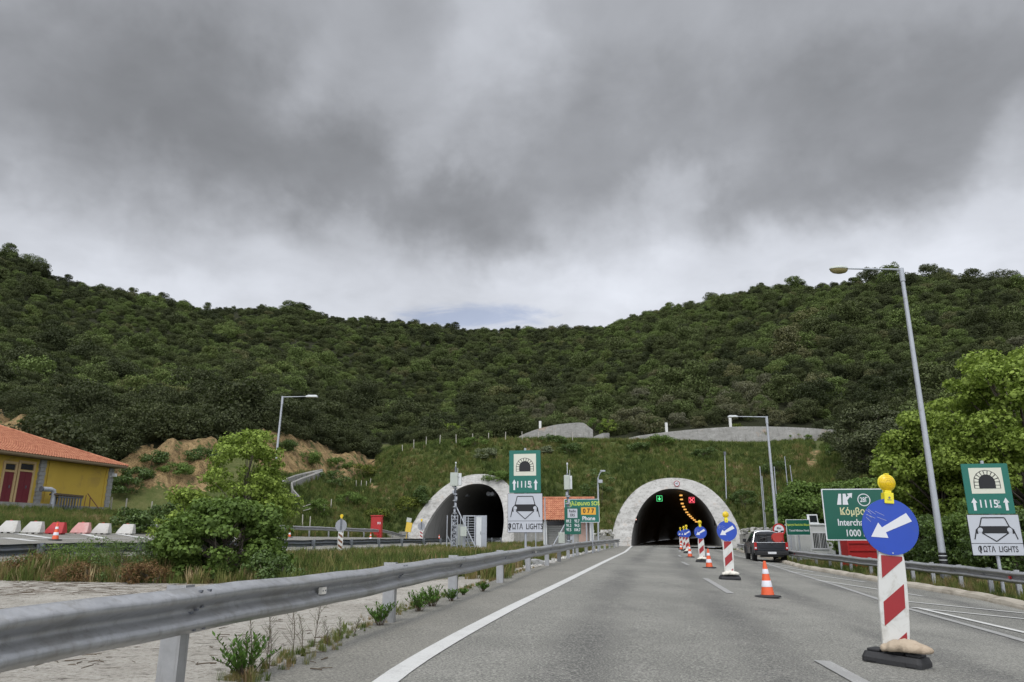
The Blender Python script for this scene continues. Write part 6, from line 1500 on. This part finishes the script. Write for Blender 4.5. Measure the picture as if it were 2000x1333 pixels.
# fence posts with wire
def posts(lst, group, h0, name='fence_post', r=.045):
    pr0 = None; tops = []
    for i, (u, v, D, hpx, lb) in enumerate(lst):
        if D: x, y, z = on(u, D, v)
        else: x, y, z = ground(u, v); D = y
        h = hpx / F * D * 1.03 if hpx else h0
        o = link(name, MB().box((0, 0, h / 2 - .15), (r * 2, r * 2, h + .3)).box((0, 0, h + .01), (r * 1.5, r * 1.5, .03)), 'fence_post', loc=(x, y, z), rz=.2); o.rotation_euler = ((i % 3 - 1) * .02, (i % 4 - 1.5) * .025, .2); tag(o, lb, 'fence post', group); tops.append((x, y, z + h))
    return tops
o1 = ['first', 'second', 'third', 'fourth', 'fifth', 'sixth', 'seventh', 'eighth', 'ninth', 'tenth', 'eleventh', 'twelfth']
cr = [(786, 880, 0), (808, 876, 0), (832, 868, 0), (859, 864, 0), (891, 861, 0), (923, 861, 0), (954, 861, 0), (987, 861, 0), (1020, 862, 0), (1052, 864, 0), (1085, 864, 0), (1118, 862, 0)]
tp = posts([(u, v + 3, 103.5, 17, f'{o1[i]} post from the left in the fence along the crest') for i, (u, v, _) in enumerate(cr)], 'fence posts along the crest of the slope', 1.3)
posts([(217, 991, 62, 24, 'pale fence post nearest the yellow building'), (246, 991, 62, 24, 'pale fence post second from the yellow building'), (296, 991, 63, 24, 'pale fence post third from the yellow building'), (333, 991, 64, 22, 'pale fence post at the foot of the soil cliff'), (592, 1008, 76, 20, 'fence post left of the small gate on the bank'), (607, 1005, 76, 24, 'tall fence post right of the small gate on the bank'), (647, 980, 84, 15, 'fence post above the small gate on the bank'), (634, 985, 82, 12, 'short fence post above the small gate'), (696, 944, 96, 11, 'lowest post of the fence climbing the gully'), (706, 940, 97, 12, 'second post of the fence climbing the gully'), (716, 936, 98, 12, 'third post of the fence climbing the gully'), (724, 931, 99, 12, 'highest post of the fence climbing the gully')], 'pale fence posts on the left bank', 1.3)
tag(link('bank_gate_rail', MB().tube([at(592, 990, 76), at(607, 985, 76)], .03, 5).tube([at(592, 998, 76), at(607, 994, 76)], .03, 5), 'fence_post'), 'small rail linking the two gate posts on the bank', 'rail')

# ------------------------------------------------------------------ red cabinet, yellow panel
x, y, z = on(735.5, 76, 1034); hz = at(735, 1008, 76)[2] - z; o = empty('red_cabinet', (x, y, z), 'red metal hydrant cabinet beside the left carriageway', 'cabinet', rz=-.1)
link('cabinet_body', MB().box((0, 0, hz / 2 - .3), (1.1, .6, hz + .5)), 'paint_red', o, bevel=.03); link('roof', MB().prism([(-.6, -.36), (.6, -.36), (.6, .36), (-.6, .36)], hz - .05, hz + .06), 'paint_red', o, bevel=.02)
d_ = link('door', MB().box((0, -.31, hz / 2), (.95, .03, hz - .3)), 'paint_red', o); link('marks', MB().box((.22, -.33, hz * .66), (.09, .01, .22)).box((.42, -.33, hz * .66), (.09, .01, .22)).box((.30, -.33, hz * .3), (.06, .01, .06)), 'sign_white', d_)
x, y, z = on(794, 80, 1036); z1 = at(794, 1012, 80)[2] - z; o = empty('tilted_marker', (x, y, z), 'tilted yellow panel at the foot of the left portal ring', 'panel', ry=.15); link('board', MB().box((0, 0, z1 * .62), (.62, .3, 1.0)), 'yellow_panel', o); link('post', MB().tube([(-.1, .1, -.2), (-.1, .1, z1 * .5)], .04, 6), 'yellow_panel', o); link('top_box', MB().box((-.1, 0, z1 * .62 + .75), (.5, .3, .45)), 'pale_box', o)

# ------------------------------------------------------------------ small tiled building
def hut():
    D = 60; x0, x1 = at(1056, 1000, D)[0], at(1163, 1000, D)[0]; xc = (x0 + x1) / 2; z = Hs(xc, D) ; W = x1 - x0
    t = empty('service_building', (xc, D, z), 'small service building with orange tiled roof and grey roller shutter', 'building', rz=-.04)
    ze = at(1080, 1015, D)[2] - z; zr = at(1080, 972, D)[2] - z; dp = 5.0
    link('wall', MB().box((0, dp / 2 + .4, ze / 2), (W - .5, dp - .2, ze)), 'wall_plain', t)
    link('pink_wall', MB().box((W / 2 - 1.0, .42, ze / 2), (.75, .12, ze)), 'wall_pink', t); link('pillar', MB().box((W / 2 - .35, .2, ze / 2), (.32, .3, ze)).box((-W / 2 + .35, .2, ze / 2), (.3, .3, ze)), 'cabin_white', t)
    m = MB(); zz = .1
    while zz < ze - .45: m.box((-W / 2 + 1.5, .44, zz), (1.9, .06, .12), rx=.3); zz += .15
    s = link('roller_shutter', m, 'shutter_grey', t); link('shutter_box', MB().box((-W / 2 + 1.5, .40, ze - .28), (2.0, .14, .3)), 'window_dark', s)
    m = MB(); e0 = (-W / 2 - .1, -.35, ze - .12); R = []; n = 26; rows = 11
    hr = zr - ze + .12; dy = 2.6
    for j in range(rows):
        for e in (0, 1):
            f = (j + e * .98) / rows; R.append([(-W / 2 - .1 + (W + .2) * i / (n * 6), -.35 + dy * f, ze - .12 + hr * f + .07 * abs(math.sin(i / 6 * math.pi)) + .06 * (1 - e)) for i in range(n * 6 + 1)])
    m.strip(R); R = []
    for j in range(rows): f = j / (rows - 1); R.append([(-W / 2 - .1 + (W + .2) * i / (n * 3), -.35 + dy + (dp - dy + .6) * f, ze - .12 + hr * (1 - f) + .07 * abs(math.sin(i / 3 * math.pi))) for i in range(n * 3 + 1)])
    m.strip(R); r = link('roof', m, 'roof_tile', t); link('ridge_tiles', MB().tube([(-W / 2 - .1, -.35 + dy, zr + .05), (W / 2 + .1, -.35 + dy, zr + .05)], .12, 8), 'roof_tile', r)
    link('gable', MB().side([(-.1, ze - .2), (dp + .4, ze - .2), (dy - .35, zr - .12)], -W / 2 + .15, -W / 2 + .35).side([(-.1, ze - .2), (dp + .4, ze - .2), (dy - .35, zr - .12)], W / 2 - .35, W / 2 - .15), 'wall_plain', t)
hut()

# ------------------------------------------------------------------ site cabin, red container
def cabin():
    D = 48; xa = at(1556, 1060, D)[0]; xb = at(1626, 1060, D)[0]; xc = (xa + xb) / 2; z = Hs(xc, D); W = xb - xa; h = at(1590, 1027, D)[2] - z
    t = empty('site_cabin', (xc, D, z), 'white prefabricated site cabin with a barred window behind the right guardrail', 'cabin', rz=-.14)
    link('wall', MB().box((0, 1.2, h / 2 + .1), (W, 2.4, h - .1)), 'cabin_white', t); link('roof', MB().box((0, 1.2, h + .07), (W + .12, 2.52, .12)), 'white_metal', t, bevel=.02)
    m = MB()
    for k in range(9): m.box((-W / 2 + .1 + k * .12, -.012, h / 2), (.05, .03, h - .2))
    link('ribbed_panel', m, 'cabin_white', t)
    for xx in (-W / 2, W / 2): link('corner_post', MB().box((xx, -.02, h / 2), (.10, .10, h)), 'white_metal', t)
    wx = W * .14; m = MB()
    for a, b, w_, h_ in ((0, .5, .98, .06), (0, -.5, 1.06, .08), (-.47, 0, .06, 1.0), (.47, 0, .06, 1.0), (0, 0, .06, 1.0)): m.box((wx + a, -.03, h * .58 + b), (w_, .06, h_))
    w = link('window', m, 'sign_white', t); link('glass', MB().box((wx, -.005, h * .58), (.9, .02, .96)), 'window_dark', w); m = MB()
    for k in range(9): m.box((wx - .4 + k * .1, -.05, h * .58), (.022, .02, 1.0))
    link('bars', m, 'white_metal', w)
    x, y, zz = at(1582, 1020, D + .8); o = empty('solar_panel', (x, D + .8, z + h + .13), 'small dark panel in a white frame on the cabin roof', 'panel', rz=-.14)
    link('frame', MB().box((.18, 0, .32), (.66, .06, .56), rx=-.2), 'white_metal', o, bevel=.01); link('glass', MB().box((.22, -.04, .31), (.46, .03, .44), rx=-.2), 'car_glass', o); link('foot', MB().box((.05, .1, .03), (1.0, .4, .06)), 'white_metal', o)
    D = 37; xa = at(1668, 1070, D)[0]; xb = at(1727, 1070, D)[0]; xc = (xa + xb) / 2; z = Hs(xc, D) - .1; h = at(1690, 1055, D)[2] - z; W = xb - xa
    t = empty('red_container', (xc, D + .6, z), 'red ribbed steel box standing under the interchange sign', 'container', rz=-.14)
    link('body', MB().box((0, .7, h / 2), (W, 1.3, h)), 'paint_red', t, bevel=.02); m = MB()
    for zz in (h * .4, h * .66, h * .9): m.box((0, .03, zz), (W - .1, .05, .06))
    for xx in (-W / 2 + .04, W / 2 - .04): m.box((xx, .03, h / 2), (.08, .06, h))
    link('ribs', m, 'paint_red', t)
cabin()

# ------------------------------------------------------------------ pickup truck
def truck():
    D = 43.0; x, y, z = on(1509, D, 1100); t = empty('pickup_truck', (x, y, z), 'dark double cab pickup truck carrying a red hose reel, on the hatched area', 'truck', rz=-math.radians(11))
    W = .93
    # origin under the tailgate, local +y forwards
    low = MB()
    prof = [(0.02, .50), (0.0, 1.08), (1.55, 1.10), (1.62, 1.12), (3.55, 1.12), (4.6, 1.02), (5.1, .95), (5.2, .55), (4.92, .42)]
    def arch(c, r, z0, n=9): return [(c + r * math.cos(math.pi * i / n), z0 + r * math.sin(math.pi * i / n)) for i in range(n + 1)]
    bottom = [(4.75, .42)] + arch(4.25, .46, .42) + [(3.7, .42), (1.75, .45)] + arch(1.2, .46, .42) + [(.65, .48)]
    full = prof + bottom
    low.side(full, -W, -W + .09).side(full, W - .09, W)
    low.box((0, 3.35, .70), (2 * W - .1, 3.6, .5)); low.box((0, 4.35, .98), (2 * W - .1, 1.5, .16)); low.box((0, 1.0, .66), (2 * W - .16, 1.95, .12)); low.box((0, 1.93, .88), (2 * W - .16, .08, .42))
    link('body', low, 'car_paint', t, bevel=.03)
    for sx in (-1, 1):
        m = MB()
        for c in (4.25, 1.2):
            R = [[(sx * (W + o), c + r * math.cos(math.pi * i / 12), .42 + r * math.sin(math.pi * i / 12)) for i in range(13)] for r, o in ((.46, .0), (.47, .05), (.54, .045), (.56, 0))]
            m.strip(R)
        link('wheel_arch', m, 'car_black', t)
    # cabin
    c = MB(); b = [(-W + .06, 1.95, 1.10), (W - .06, 1.95, 1.10), (W - .03, 4.15, 1.08), (-W + .03, 4.15, 1.08)]; tp = [(-.63, 2.16, 1.70), (.63, 2.16, 1.70), (.64, 3.1, 1.72), (-.64, 3.1, 1.72)]
    c.strip([b, tp], closed=True).add(tp, [(0, 1, 2, 3)]); link('cab', c, 'car_paint', t, bevel=.05)
    g = MB(); g.add([(-.66, 1.978, 1.18), (.66, 1.978, 1.18), (.54, 2.132, 1.62), (-.54, 2.132, 1.62)], [(0, 1, 2, 3)])
    g.v = [(a, b_ - .012, c_) for a, b_, c_ in g.v]; link('rear_window', g, 'car_glass', t)
    for sx in (-1, 1):
        g = MB()
        for y0, y1 in ((2.25, 2.78), (2.86, 3.5)):
            def px(yy, zz): return sx * (W - .03 - (W - .03 - .65) * (zz - 1.09) / .62 + .012)
            zt = 1.60; y1t = y1 if y1 < 3 else 3.05
            g.add([(px(y0, 1.18), y0, 1.18), (px(y1, 1.18), y1, 1.18), (px(y1, zt), y1t, zt), (px(y0, zt), y0 + .03, zt)], [(0, 1, 2, 3)])
        link('side_window', g, 'car_glass', t)
        link('mirror', MB().box((sx * (W + .13), 3.45, 1.2), (.2, .12, .2)), 'car_black', t, bevel=.02)
        l = link('tail_light', MB().box((sx * (W - .07), -.005, .90), (.15, .10, .42)), 'tail_red', t, bevel=.02); link('lens', MB().box((sx * (W - .07), -.058, .80), (.10, .01, .08)), 'sign_white', l)
        m = MB().tube([(sx * .80, 1.55, 1.08), (sx * .62, 1.80, 1.66), (sx * .3, 1.82, 1.73), (0, 1.82, 1.73)], .035, 8); link('roll_bar', m, 'chrome', t, smooth='auto')
    tg = link('tailgate', MB().box((0, -.0, .86), (1.56, .08, .44)).box((0, -.05, .88), (1.3, .02, .22)).box((0, -.02, 1.095), (1.6, .12, .04), mi=1), ['car_paint', 'chrome'], t, bevel=.015); link('handle', MB().box((0, -.055, 1.0), (.26, .03, .06)), 'car_black', tg)
    bp = link('bumper', MB().box((0, -.10, .50), (1.84, .22, .22)).box((0, -.04, .36), (1.3, .12, .14)), 'car_black', t, bevel=.03); link('number_plate', MB().box((0, -.215, .53), (.46, .015, .12)), 'sign_white', bp)
    for sx in (-1, 1):
        for yy in (1.2, 4.25):
            w = link('wheel', MB().lathe([(.24, -.12), (.36, -.125), (.385, -.09), (.385, .09), (.36, .125), (.24, .12)], (0, 0, 0), 26, axis='y'), 'tyre', t, loc=(sx * (W - .10), yy, .385), rz=math.pi / 2)
            link('rim', MB().lathe([(.02, -.10), (.2, -.08), (.235, -.115), (.24, -.12), (.24, .12), (.235, .115), (.2, .08), (.02, .10)], (0, 0, 0), 14, axis='y'), 'chrome', w)
    link('roof_bar', MB().box((-.1, 2.35, 1.76), (.9, .2, .07)), 'white_metal', t, bevel=.02)
    # load: hose reel, red tank, pump frame
    o = empty('hose_reel', (x, y, z), 'round red hose reel standing in the pickup bed', 'hose reel', rz=-math.radians(11))
    m = MB(); m.lathe([(.28, -.24), (.28, -.21), (.15, -.21), (.15, .21), (.28, .21), (.28, .24)], (.42, .40, 1.36), 26, axis='y'); link('drum', m, 'reel_red', o)
    m = MB()
    for k in range(7): R = [[(.42 + (.22 + .025 * math.cos(b)) * math.cos(a), .40 + (k - 3) * .058 + .025 * math.sin(b), 1.36 + (.22 + .025 * math.cos(b)) * math.sin(a)) for b in [i * 1.047 for i in range(6)]] for a in [j * .2618 for j in range(25)]]; m.strip(R, closed=True)
    link('hose', m, 'reel_red', o); link('stand', MB().box((.30, .45, .95), (.05, .5, .5)).box((.68, .45, .95), (.05, .5, .5)), 'pole_dark', o)
    o = empty('red_tank', (x, y, z), 'tall red equipment box behind the hose reel in the pickup bed', 'tank', rz=-math.radians(11)); link('tank_body', MB().box((.70, .95, 1.13), (.30, .7, 1.05)), 'paint_red', o, bevel=.04); link('tank_cap', MB().lathe([(.08, 1.62), (.08, 1.68)], (.72, .95, 0), 12), 'car_black', o)
    o = empty('pump_frame', (x, y, z), 'black tube frame and pump in the left of the pickup bed', 'pump', rz=-math.radians(11)); m = MB()
    for xx in (-.55, -.15): m.tube([(xx, .4, .75), (xx, .4, 1.55), (xx, 1.1, 1.55), (xx, 1.1, .75)], .025, 6)
    m.tube([(-.55, .4, 1.55), (-.15, .4, 1.55)], .025, 6).tube([(-.55, .4, 1.3), (.1, .4, 1.45)], .02, 6); link('frame', m, 'car_black', o); link('pump', MB().box((-.35, .7, 1.0), (.4, .5, .4)).lathe([(.14, 1.2), (.14, 1.4)], (-.35, .7, 0), 12), 'car_black', o, bevel=.02)
truck()

# stones and rubble by the near guardrail
def rubble():
    g = 'pale stones on the gravel at the guardrail foot'; rng = random.Random(12)
    spec = [(985, 1108, .32, 'wide pale boulder under the guardrail left of the tunnel sign post'), (1046, 1102, .26, 'pale boulder right of the tunnel sign post'), (1013, 1100, .20, 'small pale boulder behind the tunnel sign post'), (1074, 1100, .15, 'white stone under the rail farther along'), (932, 1113, .22, 'low pale boulder nearest the viewer in the grass')]
    for u, v, s, lb in spec:
        x, y, z = ground(u, v); m = MB(); R = []
        for b in (-.9, -.35, .2, .75, 1.3): R.append([(math.cos(a) * math.cos(b) * s * rng.uniform(.85, 1.15) * 1.6, math.sin(a) * math.cos(b) * s * rng.uniform(.85, 1.15), math.sin(b) * s * .6 * rng.uniform(.85, 1.1)) for a in [i * .785 for i in range(8)]])
        m.strip(R, closed=True).add(R[-1], [tuple(range(8))]); o = link('boulder', m, 'rubble', loc=(x, y, z + s * .15)); tag(o, lb, 'stone', g)
    m = MB()
    ap = resample(APR[6:9], 200)
    for k in range(1500):
        i = int(199 * rng.random()); w = .05 + 1.5 * rng.random() ** 1.6; x, y = ap[i][0] - w, ap[i][1] + rng.uniform(-.3, .3); z = Hs(x, y); s = rng.uniform(.02, .06)
        vs = [(x + s * 1.2 * a, y + s * b, z + s * .7 * c + s * .3) for a, b, c in ((1, 0, .1), (.1, 1, -.1), (-1, .1, .2), (0, -1, 0), (.1, .1, .9), (0, 0, -.6))]; m.add(vs, [(0, 1, 4), (1, 2, 4), (2, 3, 4), (3, 0, 4), (1, 0, 5), (2, 1, 5), (3, 2, 5), (0, 3, 5)])
    tag(link('gravel', m, 'rubble'), 'loose pale gravel along the shoulder under the guardrail', 'gravel', kind='stuff')
rubble()
